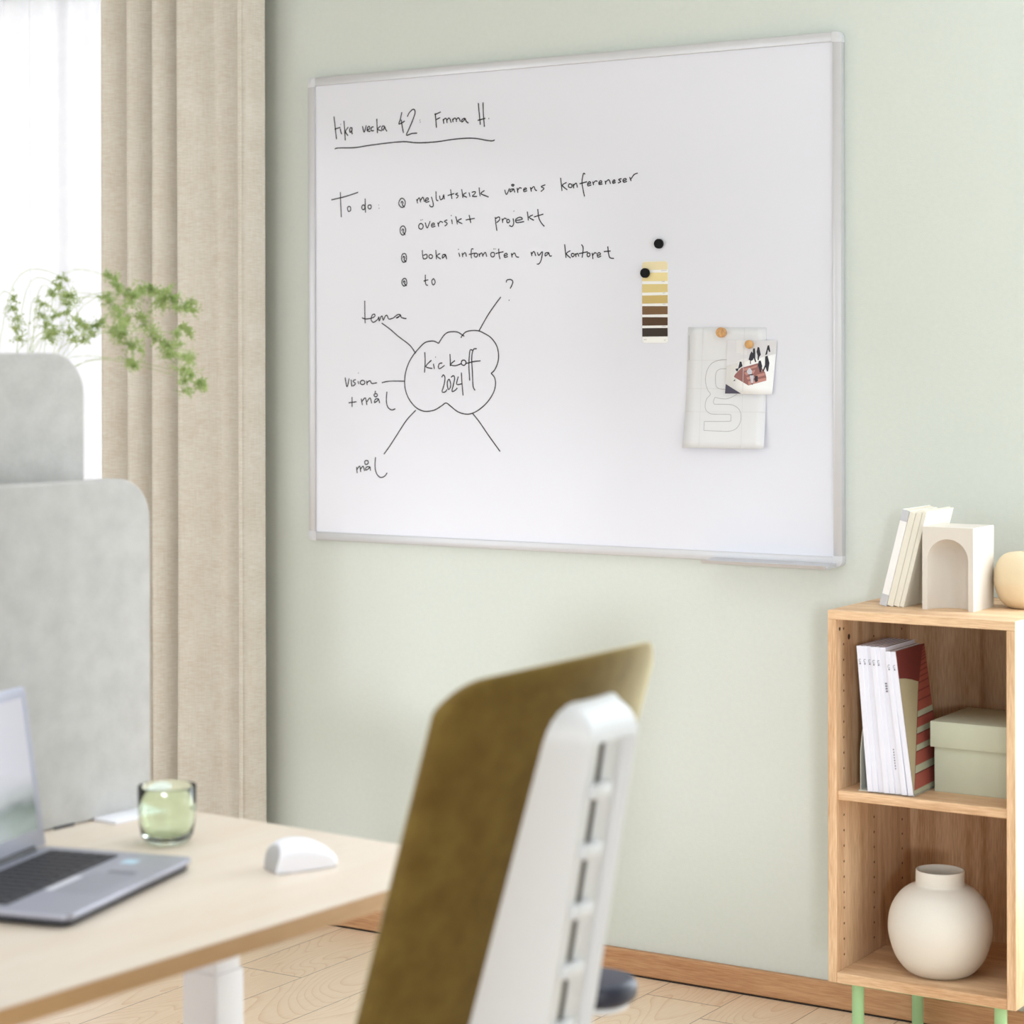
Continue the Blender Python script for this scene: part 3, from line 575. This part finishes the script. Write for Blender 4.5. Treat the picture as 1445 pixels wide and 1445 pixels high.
def book(name, th, dep, hgt, mats, label, cat, group, x_, y_, z_, lean, deco=None, spine_w=.0012, zt=0.0):
    """spine at -y; leaning about its lower right edge"""
    e = thing(name, label, cat, (x_, y_, z_), 0, group); e.rotation_euler = (0, lean, zt)
    cov, pg = mats
    bm = NB()
    c_ = .0004 if dep > .153 else .0013; box(bm, 0, c_, 0, dep, 0, hgt, .0003, 1); box(bm, th-c_, th, 0, dep, 0, hgt, .0003, 1); box(bm, 0, th, -.0006, .0014, 0, hgt, .0008, 2)
    o = obj('cover', bm, cov, e)
    bm = NB(); box(bm, .0017, th-.0017, .0014, dep-.003, .0015, hgt-.0006); obj('pages', bm, pg, e)
    if deco: deco(e, th, dep, hgt)
    return e
lean = math.atan2(.052, .20)
bz = TOP
def white_ends(e, th, dep, hgt):
    for z_ in (.0001, hgt-.0241):
        bm = NB(); box(bm, .0001, th-.0001, -.0010, .0004, z_, z_+.024); obj('grey_band', bm, M_bookg, e)
def cover_text(e, th, dep, hgt):
    bm = NB()
    for k in range(9):
        y_ = .035+k*.0055; box(bm, th, th+.0002, y_, y_+.0035, hgt-.052, hgt-.048)
    obj('cover_print', bm, M_print, e)
hgt = .207
sp = [('book', .0160, (M_bookw, M_bookp), 'white book with grey spine ends, outermost of the leaning books', white_ends), ('book', .0135, (M_bookc, M_bookp), 'cream book leaning right beside the white one', None), ('book', .0125, (M_bookc, M_bookp), 'thin cream book second from the arch block', None), ('book', .0090, (M_bookc, M_bookp), 'thin cream book with small cover print leaning against the arch block', cover_text)]
xx = 1.6995
cl, sl = math.cos(lean), math.sin(lean)
for nm, th, mats, lab, dc in sp:
    w_ = th/cl
    # pivot on the lower-right edge so the block rests on the shelf top
    book(nm, th, .150, hgt-(.004 if dc is None else 0), mats, lab, 'book', 'books leaning on the bookcase top', xx+w_-th*cl, -.286, bz+th*sl, lean, dc)
    xx += w_+.0006
bm = NB(); R_ = .062
prof = [(0, 0), (.026, 0), (.038, .004), (.052, .018), (.0625, .045), (.064, .062), (.0605, .085), (.050, .104), (.034, .114), (.012, .1165), (.011, .1155), (.0, .1155)]
lathe(bm, [(p.x, p.y) for p in catmull([(a, b_, 0) for a, b_ in prof[:10]], 4)]+[(.010, .110), (0, .110)], 56)
tag(obj('round_vase', bm, M_round, smooth=50, loc=(1.972, -.165, TOP)), 'round sand coloured vase at the right end of the bookcase top', 'vase')
# ---- upper compartment: magazine organiser, magazines, box
FZ = .5745
og = thing('magazine_holder', 'sage grey metal holder with a round-topped side plate behind the magazines', 'magazine holder', (1.694, -.385, FZ))
bm = NB(); box(bm, 0, .1203, .004, .24, 0, .0022); obj('base_plate', bm, M_sagemetal, og)
bm = NB(); prism(bm, [(.012, 0), (.24, 0), (.24, .13), (.225, .155), (.19, .165), (.06, .152), (.022, .12), (.012, .08)], 'x', 0, .0018); obj('side_plate', bm, M_sagemetal, og)
def spine_mark(top):
    def f(e, th, dep, hgt):
        bm = NB(); zc = hgt-.030
        tube(bm, [(th/2+.0022*math.cos(a*.6), -.0008, zc+.003*math.sin(a*.6)) for a in range(1, 10)], .0005, 5)
        tube(bm, [(th/2-.0012, -.0008, zc-.0062), (th/2+.0012, -.0008, zc-.0062)], .0016, 6)
        obj('spine_mark', bm, M_print, e)
    return f
def spine_text(e, th, dep, hgt):
    bm = NB()
    for k in range(4): box(bm, th*.3, th*.65, -.0009, -.0004, hgt-.075-k*.0052, hgt-.0715-k*.0052)
    obj('spine_print', bm, M_print, e); bm = NB()
    for k in range(8): box(bm, th*.4, th*.55, -.0009, -.0004, .05+k*.0055, .053+k*.0055)
    obj('spine_print', bm, M_print, e)
def red_cover(e, th, dep, hgt):
    spine_mark(0)(e, th, dep, hgt)
    bm = NB(); box(bm, th, th+.0004, .0015, dep, 0, hgt); obj('maroon_cover', bm, M_maroon, e)
    def sl(t):
        P_ = [(0, .92), (.25, .62), (.6, .34), (.95, .05), (1, 0)]
        for (t0, s0), (t1, s1) in zip(P_, P_[1:]):
            if t <= t1: return s0+(s1-s0)*(t-t0)/(t1-t0)
        return 0
    def quad(bm, ts, lift, mi):
        v_ = [bm.verts.new((th+lift, max(.0016, s_*dep), hgt*(1-t))) for s_, t in ts]; f = bm.faces.new(v_); f.material_index = mi
    bm = NB()
    quad(bm, [(0, .19), (.2, .20), (.42, .222), (.63, .25), (.36, .58), (.03, .985), (0, .99)], .0006, 0)
    obj('tan_wall_print', bm, plain('tan_print', (172, 160, 128), .6), e, keep=True)
    bm = NB(); T_ = [.012, .034, .06, .082, .104, .14, .176, .215, .255, .31, .375, .45, .49, .56, .60, .675, .715, .81, .86, .97]
    for k, (t0, t1) in enumerate(zip(T_, T_[1:])):
        led = k in (11, 13, 15, 17)
        g_ = .008 if not led else 0
        quad(bm, [(sl(t0)+.02, t0+g_), (1, t0+g_-.012), (1, t1-.012), (sl(t1)+.02, t1)], .0007, 1 if led else 0)
    quad(bm, [(.02, .97), (1, .955), (1, .998), (.02, .998)], .0007, 1)
    obj('brick_step_print', bm, [M_brick, plain('sage_print', (172, 174, 150), .6)], e, keep=True)
mx_ = 1.6948
lab8 = ['white-spined magazine leaning at the far left of the holder', 'second magazine from the left in the holder', 'third magazine from the left in the holder', 'fourth magazine from the left in the holder', 'fifth magazine from the left, left of the unmarked thicker one', 'thicker magazine with small grey spine text, sixth from the left', 'white-spined magazine second from the right in the holder', 'magazine with a maroon brick-step cover at the right of the holder']
for i in range(8):
    ln = -math.radians(4.6+3.0*i/7)
    th = .0114 if i != 5 else .0136
    dc = red_cover if i == 7 else (spine_text if i == 5 else spine_mark(0))
    b_ = mx_+.0235
    gp = .0006+(.0010 if i in (2, 5) else 0)+(.0012 if i == 6 else 0)
    e = book('magazine', th, .156, (.297 if i < 6 else .2905), (M_mag, M_magp), lab8[i], 'magazine', 'white-spined magazines in the holder', b_, -.392+(.002*(i % 3)), FZ+.0023, ln, dc, zt=0)
    mx_ += th/math.cos(ln)+gp-.0004
bx = thing('storage_box', 'pale sage cardboard box with a lid beside the magazines', 'box', (1.8245, -.310, FZ))
bm = NB(); box(bm, .004, .158, .004, .204, 0, .125, .0012, 2); obj('box_body', bm, M_sage, bx, 40)
bm = NB(); box(bm, -.0025, .164, -.003, .211, .092, .1445, .0014, 2); obj('box_lid', bm, M_sage, bx, 40)
# ---- lower compartment: big vase
bm = NB()
prof = [(0, .002), (.060, 0), (.078, .010), (.100, .038), (.1135, .078), (.1155, .108), (.109, .140), (.092, .168), (.072, .184), (.0575, .190), (.0545, .194), (.0540, .205), (.0540, .2205)]
inner = [(.0535, .2225), (.0515, .2225), (.0505, .2205), (.0505, .192), (.070, .178), (.095, .155), (.106, .11), (.095, .05), (.06, .012), (0, .010)]
lathe(bm, [(r_*.915, z_*.95) for r_, z_ in [(0, 0)]+[(p.x, p.y) for p in catmull([(a, b_, 0) for a, b_ in prof[1:]], 4)]+inner], 72)
tag(obj('stoneware_vase', bm, M_vase, smooth=50, loc=(1.838, -.300, BOT+.021)), 'large round off-white vase with a short neck on the lower shelf', 'vase')
# ------------------------------------------------------------------ desk
KX, KY, DR = 1.811, -1.960, -math.radians(3.65)
dk = thing('desk', 'pale wood office desk with white square lifting legs', 'desk', (KX, KY, 0), DR)
DZ, DT = .75, .0245
bm = NB(); prism(bm, rrect(-.70, 0, -1.8, 0, .012, 5), 'z', DZ-DT, DZ-.0012, 0)
o = obj('desk_edge', bm, M_deskedge, dk, 40)
bm = NB(); prism(bm, rrect(-.6995, -.0005, -1.7995, -.0005, .0115, 5), 'z', DZ-.0013, DZ); obj('tabletop', bm, M_desk, dk)
for ly in (-.200, -1.62):
    cxl = -.345
    bm = NB(); prism(bm, rrect(cxl-.033, cxl+.033, ly-.030, ly+.030, .004, 3), 'z', .03, .585, .0015); obj('outer_leg_tube', bm, M_wmetal, dk, 40)
    bm = NB(); prism(bm, rrect(cxl-.0295, cxl+.0295, ly-.0265, ly+.0265, .004, 3), 'z', .50, DZ-DT-.001, 0); obj('inner_leg_tube', bm, M_wmetal, dk, 40)
    bm = NB(); prism(bm, rrect(cxl-.31, cxl+.31, ly-.038, ly+.038, .012, 4), 'z', .0, .03, .004); obj('foot', bm, M_wmetal, dk, 40)
bm = NB(); box(bm, -.37, -.32, -1.60, -.222, .675, .7245, .002); obj('cross_beam', bm, M_wmetal, dk)
# felt screen along the rear of the desk
sc = thing('desk_screen', 'wide light grey felt screen clamped along the desk edge', 'desk screen', (KX, KY, 0), DR)
def felt(x0_, x1_, y0_, y1_, z0_, z1_, r, name, mat, par):
    bm = NB(); prism(bm, rrect(y0_, y1_, z0_, z1_, (.004, .004, r, r), 8), 'x', x0_, x1_, .004, 3); return obj(name, bm, mat, par, 50)
felt(-.684, -.650, -1.58, -.020, DZ+.0004, 1.2735, .068, 'felt_panel', M_screen, sc)
for ly in (-.085, -1.45):
    bm = NB(); prism(bm, rrect(-.6495, -.600, ly-.060, ly+.060, .003, 3), 'z', DZ, DZ+.0055, .001); obj('clamp_plate', bm, M_mouse, sc, 40)
bm = NB(); box(bm, -.6495, -.6475, -.225, -.185, DZ, DZ+.004); obj('foot_strip', bm, M_dgrey, sc)
ts = thing('floor_screen', 'taller light grey felt screen standing behind the desk screen', 'screen', (KX, KY, 0), DR)
felt(-.765, -.728, -1.50, -.087, .62, 1.470, .066, 'felt_panel', M_screen, ts)
for ly in (-.60, -1.35):
    bm = NB(); box(bm, -.87, -.60, ly-.03, ly+.03, 0, .012, .003); box(bm, -.757, -.736, ly-.02, ly+.02, .010, .64); obj('foot', bm, M_wmetal, ts)
# ------------------------------------------------------------------ laptop
LA = math.radians(14.0)
lp = thing('laptop', 'open silver laptop with black keys on the desk', 'laptop', (1.499, -2.231, DZ), LA)
# local: x=0 front edge (towards the chair), y=0 far side; base spans x -.235..0, y -.345..0
bm = NB(); prism(bm, rrect(-.236, 0, -.345, 0, (.008, .014, .014, .008), 5), 'z', .0105, .0175, .0016, 2); obj('keyboard_deck', bm, M_lap, lp, 40)
bm = NB(); prism(bm, rrect(-.233, -.004, -.341, -.004, .012, 5), 'z', .002, .0107, .0035, 2)
for px_, py_ in ((-.02, -.02), (-.02, -.325), (-.21, -.02), (-.21, -.325)): lathe(bm, [(0, 0), (.006, 0), (.006, .003), (0, .003)], 12, (px_, py_))
obj('bottom_case', bm, M_lapdark, lp, 40)
bm = NB(); box(bm, -.213, -.103, -.3205, -.0245, .0170, .0177); obj('keyboard_tray', bm, M_keywell, lp)
bm = NB()
for r_ in range(6):
    n_k = 15 if r_ < 5 else 10
    for k in range(n_k):
        kx = -.211+r_*.0179; wy = .293/n_k; ky = -.319+k*wy
        box(bm, kx+.001, kx+.0164, ky+.0013, ky+wy-.0013, .0177, .0192)
obj('keyboard_keys', bm, M_key, lp)
bm = NB(); prism(bm, rrect(-.088, -.022, -.235, -.125, .003, 3), 'z', .0172, .0178); obj('touchpad', bm, M_pad, lp)
bm = NB(); box(bm, -.0995, -.0895, -.235, -.152, .0172, .0182); obj('touchpad_button', bm, M_padbtn, lp)
bm = NB(); box(bm, -.071, -.030, -.121, -.108, .0172, .0179); obj('touchpad_button', bm, M_padbtn2, lp)
bm = NB(); prism(bm, rrect(-.082, -.060, -.066, -.042, .003, 3), 'z', .0172, .0178); obj('sticker', bm, M_sticker, lp)
tilt = math.radians(8.5)
LM = Matrix.Translation((-.233, 0, .019)) @ Matrix.Rotation(-tilt, 4, 'Y')
bm = NB(); prism(bm, rrect(-.345, 0, 0, .228, (.003, .003, .012, .012), 6), 'x', -.0065, 0, .0015, 2, M=LM); obj('display_lid', bm, M_lap, lp, 40)
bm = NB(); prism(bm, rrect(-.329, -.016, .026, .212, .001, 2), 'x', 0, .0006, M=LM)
m, t, b = nt('display_painted_reflection'); N = t.nodes; L = t.links  # room reflection on the screen painted as a glowing gradient
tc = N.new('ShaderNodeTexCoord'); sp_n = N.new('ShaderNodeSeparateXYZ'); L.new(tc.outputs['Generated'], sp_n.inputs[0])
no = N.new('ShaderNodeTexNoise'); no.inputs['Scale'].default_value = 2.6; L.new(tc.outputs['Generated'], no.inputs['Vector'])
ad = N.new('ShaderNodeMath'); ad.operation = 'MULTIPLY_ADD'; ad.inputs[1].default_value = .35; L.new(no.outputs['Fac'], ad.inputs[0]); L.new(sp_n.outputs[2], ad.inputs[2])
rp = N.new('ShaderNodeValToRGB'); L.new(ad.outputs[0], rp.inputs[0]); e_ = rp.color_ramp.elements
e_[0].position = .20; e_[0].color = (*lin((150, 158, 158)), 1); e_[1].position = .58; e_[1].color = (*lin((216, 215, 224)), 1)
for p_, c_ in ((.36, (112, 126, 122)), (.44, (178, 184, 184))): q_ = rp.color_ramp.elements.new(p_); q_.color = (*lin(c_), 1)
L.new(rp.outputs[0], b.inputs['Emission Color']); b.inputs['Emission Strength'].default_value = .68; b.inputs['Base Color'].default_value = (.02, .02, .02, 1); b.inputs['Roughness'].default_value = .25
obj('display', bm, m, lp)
bm = NB(); prism(bm, [(math.cos(a*.52)*.006, math.sin(a*.52)*.006+.0) for a in range(12)], 'y', -.31, -.035, M=Matrix.Translation((-.233, 0, .0185))); obj('hinge', bm, M_dgrey, lp, 40)
# ------------------------------------------------------------------ tumbler, mouse
bm = NB()
outp = [(0, 0), (.024, 0), (.0325, .004), (.0385, .014), (.0412, .030), (.0425, .055), (.0430, .083)]
inp = [(.0424, .0845), (.0412, .083), (.0404, .055), (.0392, .032), (.0362, .019), (.030, .011), (.018, .0085), (0, .008)]
lathe(bm, outp+inp, 64)
tag(obj('glass_tumbler', bm, M_glass, smooth=50, loc=(1.354, -2.122, DZ+.0003)), 'green tinted glass tumbler standing on the desk by the screen', 'glass')
ms = thing('computer_mouse', 'white computer mouse with a grey end on the desk', 'mouse', (1.597, -2.187, DZ), math.radians(62))
# local x: long axis, x=0 the grey end
bm = NB(); rings = []
prof = [(0, .0265, .0345), (.004, .0295, .0385), (.018, .0315, .0425), (.040, .032, .0425), (.062, .031, .0375), (.080, .028, .028), (.092, .022, .0180), (.099, .012, .0105)]
nn = 20
for (px_, hw, hh) in [(p.x, p.y, p.z) for p in catmull([Vector(p) for p in prof], 3)]:
    rings.append([bm.verts.new((px_+.010*(max(0, math.sin(math.pi*k/nn)) if px_ < .03 else 0)*(1-px_/.03), -hw*math.cos(math.pi*k/nn)*(.76+.24*min(1, math.sin(math.pi*k/nn)*2.0)), .0012+hh*max(0, math.sin(math.pi*k/nn))**.62)) for k in range(nn+1)])
for A, B in zip(rings, rings[1:]):
    for k in range(nn): bm.faces.new((A[k], A[k+1], B[k+1], B[k]))
    bm.faces.new((A[nn], A[0], B[0], B[nn]))
bm.faces.new(rings[-1])
endv = [v.co.copy() for v in rings[0]]
obj('mouse_shell', bm, M_mouse, ms, 60)
bm = NB(); c0 = bm.verts.new(sum(endv, Vector())/len(endv)+Vector((-.003, 0, 0))); vv = [bm.verts.new(v) for v in endv]
mid = [bm.verts.new(v*.55+Vector((c0.co.x-.0005, c0.co.y, c0.co.z))*.45) for v in endv]
for k in range(len(vv)):
    j = (k+1) % len(vv); bm.faces.new((vv[k], vv[j], mid[j], mid[k])); bm.faces.new((mid[k], mid[j], c0))
obj('grey_end', bm, M_mousegrey, ms, 80)
bm = NB(); prism(bm, [(.004, -.026), (.094, -.016), (.094, .016), (.004, .026)], 'z', 0, .002); obj('base_plate', bm, M_mousegrey, ms)
# ------------------------------------------------------------------ office chair (faces -x, towards the desk)
ch = thing('office_chair', 'office chair with olive wool back and white ladder spine', 'chair', (1.90, -2.39, 0))
OX = -1.90
RS = .295  # recline
def back_x(y, z): return 2.221-.87*y*y-RS*(1.03-z)+OX
# padded back: grid front/rear
bm = NB(); NY, NZ = 36, 40; zb0, zt0 = .50, 1.118
def outline(v): return zb0+(zt0-zb0)*v
rear, front = [], []
for j in range(NZ+1):
    v = .5-.5*math.cos(math.pi*j/NZ); rr, ff = [], []
    for i in range(NY+1):
        u = math.sin(math.pi/2*(-1+2*i/NY))
        hw = .231; RC = .050; ex_ = max(0, abs(u)*hw-(hw-RC))
        # superellipse corner rounding at the top and bottom
        y = u*hw
        ztop = zt0-.012*u*u-(RC-math.sqrt(max(0, RC*RC-ex_*ex_)))
        zbot = zb0+.03*max(0, (abs(u)-.8)/.2)**2.4
        z = zbot+(ztop-zbot)*v
        ed = min(1, (1-abs(u))/.14); et = min(1, (1-v)/.07); eb = min(1, v/.06)
        q_ = (max(0, min(ed, et, eb)))
        rnd = math.sqrt(max(0, 1-(1-q_)**2))
        xr = back_x(y, z); th = .040
        rr.append(bm.verts.new((xr-.010*(1-rnd), y, z))); ff.append(bm.verts.new((xr-.012-(th-.012)*rnd, y, z)))
    rear.append(rr); front.append(ff)
for G, fl in ((rear, 1), (front, 0)):
    for j in range(NZ):
        for i in range(NY): bm.faces.new((G[j][i], G[j][i+1], G[j+1][i+1], G[j+1][i]) if fl else (G[j][i], G[j+1][i], G[j+1][i+1], G[j][i+1]))
def rim(a, b_):
    for k in range(len(a)-1): bm.faces.new((a[k], a[k+1], b_[k+1], b_[k]))
rim(rear[0], front[0]); rim(front[NZ], rear[NZ]); rim([r[0] for r in front], [r[0] for r in rear]); rim([r[NY] for r in rear], [r[NY] for r in front])
obj('backrest', bm, M_olive, ch, 70)
# white ladder spine: U section swept down the back, solid cap on top
def spine_rear(z): return 2.262-(1.028-z)*.178+OX
def sec(z, w2=.055):
    xr = spine_rear(z); xs = back_x(.085, z)-.008; xf = max(xr-.013, back_x(0, z)+.008); xg = xf-.003
    w1 = .086
    return [(xs, -w1), (xs+(xr-xs)*.80, -(w1+(w2-w1)*.86)), (xr-.003, -w2-.0015), (xr, -w2+.001), (xr, -w2+.005), (xr-.002, -w2+.007), (xf, -.046), (xf, -.010), (xg, -.010), (xg, .007), (xf, .007), (xf, .046), (xr-.002, w2-.007), (xr, w2-.005), (xr, w2-.001), (xr-.003, w2+.0015), (xs+(xr-xs)*.80, (w1+(w2-w1)*.86)), (xs, w1)]
bm = NB(); zs = [.42+(1.022-.42)*k/24 for k in range(25)]; rings = []
for z in zs: rings.append([bm.verts.new((x_, y_, z)) for x_, y_ in sec(z)])
ns = len(rings[0])
for A, B in zip(rings, rings[1:]):
    for i in range(ns-1):
        f = bm.faces.new((A[i], A[i+1], B[i+1], B[i]))
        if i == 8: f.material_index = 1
    bm.faces.new((A[ns-1], A[0], B[0], B[ns-1]))
bm.faces.new(rings[0][::-1])
# cap: sections going up, closing rounded
def capsec(z, k):
    xr = spine_rear(1.022)-.0; f = k
    w2 = .055-.010*f; w1 = .086-.012*f**2
    xs = back_x(.085, z)-.008; xr = spine_rear(1.022)+(z-1.022)*.178-.036*f**1.6
    o_ = sec(1.022)
    xf = xr-.030*0
    return [(xs, -w1), (xs+(xr-xs)*.80, -(w1+(w2-w1)*.86)), (xr-.003, -w2-.0015), (xr, -w2+.001), (xr, -w2+.005), (xr, -w2+.012), (xr, -.030), (xr, -.0065), (xr, -.003), (xr, .003), (xr, .0065), (xr, .030), (xr, w2-.012), (xr, w2-.005), (xr, w2-.001), (xr-.003, w2+.0015), (xs+(xr-xs)*.80, (w1+(w2-w1)*.86)), (xs, w1)]
crings = []
for z, k in ((1.022, 0), (1.030, .1), (1.040, .28), (1.050, .52), (1.058, .75), (1.065, .95), (1.0685, 1.08)):
    crings.append([bm.verts.new((x_, y_, z)) for x_, y_ in capsec(z, k)])
for A, B in zip(crings, crings[1:]):
    for i in range(ns): bm.faces.new((A[i], A[(i+1) % ns], B[(i+1) % ns], B[i]))
bm.faces.new(crings[-1])
# ceiling of the channel between the U section and the cap
top = rings[-1]
for i in range(2, ns-3):
    try: bm.faces.new((top[i], top[i+1], crings[0][i+1], crings[0][i]))
    except ValueError: pass
bmesh.ops.remove_doubles(bm, verts=bm.verts[:], dist=1e-5)
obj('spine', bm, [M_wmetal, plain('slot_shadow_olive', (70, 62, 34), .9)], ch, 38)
z = .962
while z > .46:
    xf = max(spine_rear(z)-.013, back_x(0, z)+.008)
    bm = NB(); box(bm, xf-.004, xf+.009, -.020, .022, z-.0085, z+.0085, .004, 3); obj('rung', bm, M_wmetal, ch, 50); z -= .0705
# seat, arms, base
bm = NB(); prism(bm, rrect(1.60+OX, 2.06+OX, -.24, .24, .07, 6), 'z', .445, .515, .022, 4); obj('seat', bm, M_olive, ch, 60)
bm = NB(); box(bm, 1.78+OX, 2.07+OX, -.09, .09, .395, .446, .01); box(bm, 2.00+OX, 2.115+OX, -.06, .06, .405, .46, .008); obj('tilt_mechanism', bm, M_wmetal, ch, 40)
for s_ in (-1, 1):
    bm = NB(); prism(bm, rrect(1.855+OX, 2.112+OX, s_*.305-.050, s_*.305+.050, .046, 8), 'z', .618, .650, .012, 4); obj('armrest_pad', bm, M_navy, ch, 60)
    bm = NB(); tube(bm, [(p.x, p.y, p.z) for p in catmull([(1.93+OX, s_*.09, .42), (1.93+OX, s_*.22, .415), (1.935+OX, s_*.285, .44), (1.95+OX, s_*.300, .52), (1.965+OX, s_*.303, .612)], 5)], .016, 12)
    prism(bm, rrect(1.875+OX, 2.10+OX, s_*.305-.044, s_*.305+.044, .04, 6), 'z', .610, .6182, .002); obj('armrest_support', bm, M_wmetal, ch, 50)
bm = NB(); lathe(bm, [(0, .10), (.030, .10), (.030, .25), (.018, .25), (.018, .40), (0, .40)], 24, (1.87+OX, 0)); obj('gas_lift', bm, M_wmetal, ch, 40)
for k in range(5):
    a = 2*math.pi*k/5+.3; c_, s_ = math.cos(a), math.sin(a); bx_ = 1.87+OX
    bm = NB(); tube(bm, [(bx_+c_*.01, s_*.01, .12), (bx_+c_*.12, s_*.12, .115), (bx_+c_*.31, s_*.31, .085)], [.028, .024, .015], 12); lg = obj('base_leg', bm, M_wmetal, ch, 50)
    bm = NB(); Mx = Matrix.Translation((bx_+c_*.31, s_*.31, .030)) @ Matrix.Rotation(a, 4, 'Z') @ Matrix.Rotation(math.pi/2, 4, 'Y')
    for d_ in (-.022, .006): lathe(bm, [(0, d_), (.026, d_), (.030, d_+.003), (.030, d_+.013), (.026, d_+.016), (0, d_+.016)], 20, M=Mx)
    lathe(bm, [(0, .03), (.006, .03), (.006, .08), (0, .08)], 10, (bx_+c_*.31, s_*.31)); obj('caster', bm, M_dgrey, lg, 40)
# ------------------------------------------------------------------ fern behind the screens
PX, PY = .74, -1.82
fn = thing('potted_fern', 'feathery green fern showing above the tall grey screen', 'plant', (PX, PY, 0))
bm = NB(); lathe(bm, [(0, .64), (.075, .64), (.085, .65), (.098, .95), (.100, .97), (.092, .97), (.090, .93), (0, .93)], 40); obj('pot', bm, M_wmetal, fn, 40)
bm = NB(); lathe(bm, [(0, 0), (.13, 0), (.13, .012), (.014, .02), (.014, .632), (.07, .6405), (0, .6405)], 32); obj('stand', bm, M_wmetal, fn, 40)
bm = NB(); lathe(bm, [(0, .945), (.0895, .935)], 24); obj('soil', bm, M_soil, fn)
FERN = json.loads('[[[161,-23,1602,7],[183,-25,1585,11],[197,-14,1569,14],[204,-5,1564,15]],[[228,-92,1563,10],[227,-70,1543,15],[247,-83,1524,17]],[[148,5,1507,16],[167,9,1510,14],[164,29,1488,20],[183,33,1479,16]],[[125,79,1562,16],[137,92,1582,10],[138,117,1584,10],[148,119,1563,18]],[[63,123,1519,10],[115,113,1536,15],[112,127,1521,19]],[[171,101,1569,17],[206,79,1575,12],[186,91,1552,12]],[[167,87,1511,11],[165,111,1491,18],[173,128,1484,21],[152,144,1469,15]],[[211,92,1566,10],[221,87,1549,11],[222,119,1558,13],[211,137,1545,10]],[[311,-17,1503,8],[335,-31,1465,16],[326,-4,1457,13]],[[148,54,1457,17],[165,42,1450,12]],[[215,103,1440,17],[240,101,1435,12],[232,97,1406,10]],[[200,167,1420,11],[206,180,1412,19]],[[115,244,1508,9],[85,260,1521,9]],[[-13,5,1558,11],[-21,24,1525,15],[-36,47,1497,15]],[[-65,97,1594,13],[-55,116,1571,18],[-43,93,1545,16]],[[-41,84,1605,9],[-2,85,1530,16],[33,65,1519,12]],[[-140,65,1571,11],[-111,43,1533,14],[-119,57,1498,14]],[[64,-49,1575,10],[83,-60,1505,15]],[[-29,92,1508,14],[16,77,1495,11]],[[76,30,1506,9],[82,45,1524,10]]]')
for fi, row in enumerate(FERN):
    rnd = random.Random(fi*13+5)
    row = [[c[0]+60, c[1]+20, c[2], c[3]] for c in row]
    cl_ = [Vector(c[:3])/1000 for c in row]; first = cl_[0]
    root = Vector((rnd.uniform(-.05, .05), rnd.uniform(-.05, .05), .935))
    up = Vector((root.x+(first.x-root.x)*.12, root.y+(first.y-root.y)*.12, root.z+.40))
    knee = Vector((root.x+(first.x-root.x)*.40, root.y+(first.y-root.y)*.40, max(first.z, 1.47)-.012))
    pts = [root, up, knee]+cl_
    path = catmull(pts, 6)
    bm = NB(); n_ = len(path); tube(bm, [(p.x, p.y, p.z) for p in path], [.0008-.0005*i/(n_-1) for i in range(n_)], 5, mat=1)
    row2 = list(row)
    for a_, b_ in zip(row, row[1:]): row2.append([(p+q)/2+rnd.uniform(-6, 6) for p, q in zip(a_[:3], b_[:3])]+[(a_[3]+b_[3])/2*.8])
    for c in row2:
        ctr = Vector(c[:3])/1000; R_ = c[3]/1000*1.5
        for tw in range(12):
            d = Vector((rnd.gauss(0, 1), rnd.gauss(0, 1), rnd.gauss(0, .8))).normalized(); e_p = ctr+d*R_*rnd.uniform(.35, 1.15)
            side_ = d.cross(Vector((0, 0, 1)) if abs(d.z) < .9 else Vector((1, 0, 0))).normalized()
            v_ = [bm.verts.new(p) for p in (ctr+side_*.0004, ctr-side_*.0004, e_p)]; bm.faces.new(v_).material_index = 1
            for k in range(12):
                q = ctr.lerp(e_p, (k+1)/12); ld = (d*.5+Vector((rnd.gauss(0, 1), rnd.gauss(0, 1), rnd.gauss(0, 1)))*.6).normalized()
                ln = rnd.uniform(.003, .008); sd = ld.cross(Vector((rnd.gauss(0, 1), rnd.gauss(0, 1), rnd.gauss(0, 1)))).normalized()*.0011
                v_ = [bm.verts.new(p) for p in (q, q+ld*ln*.5+sd, q+ld*ln, q+ld*ln*.5-sd)]; bm.faces.new(v_)
    obj('frond', bm, [M_leaf, M_stem], fn, keep=True)
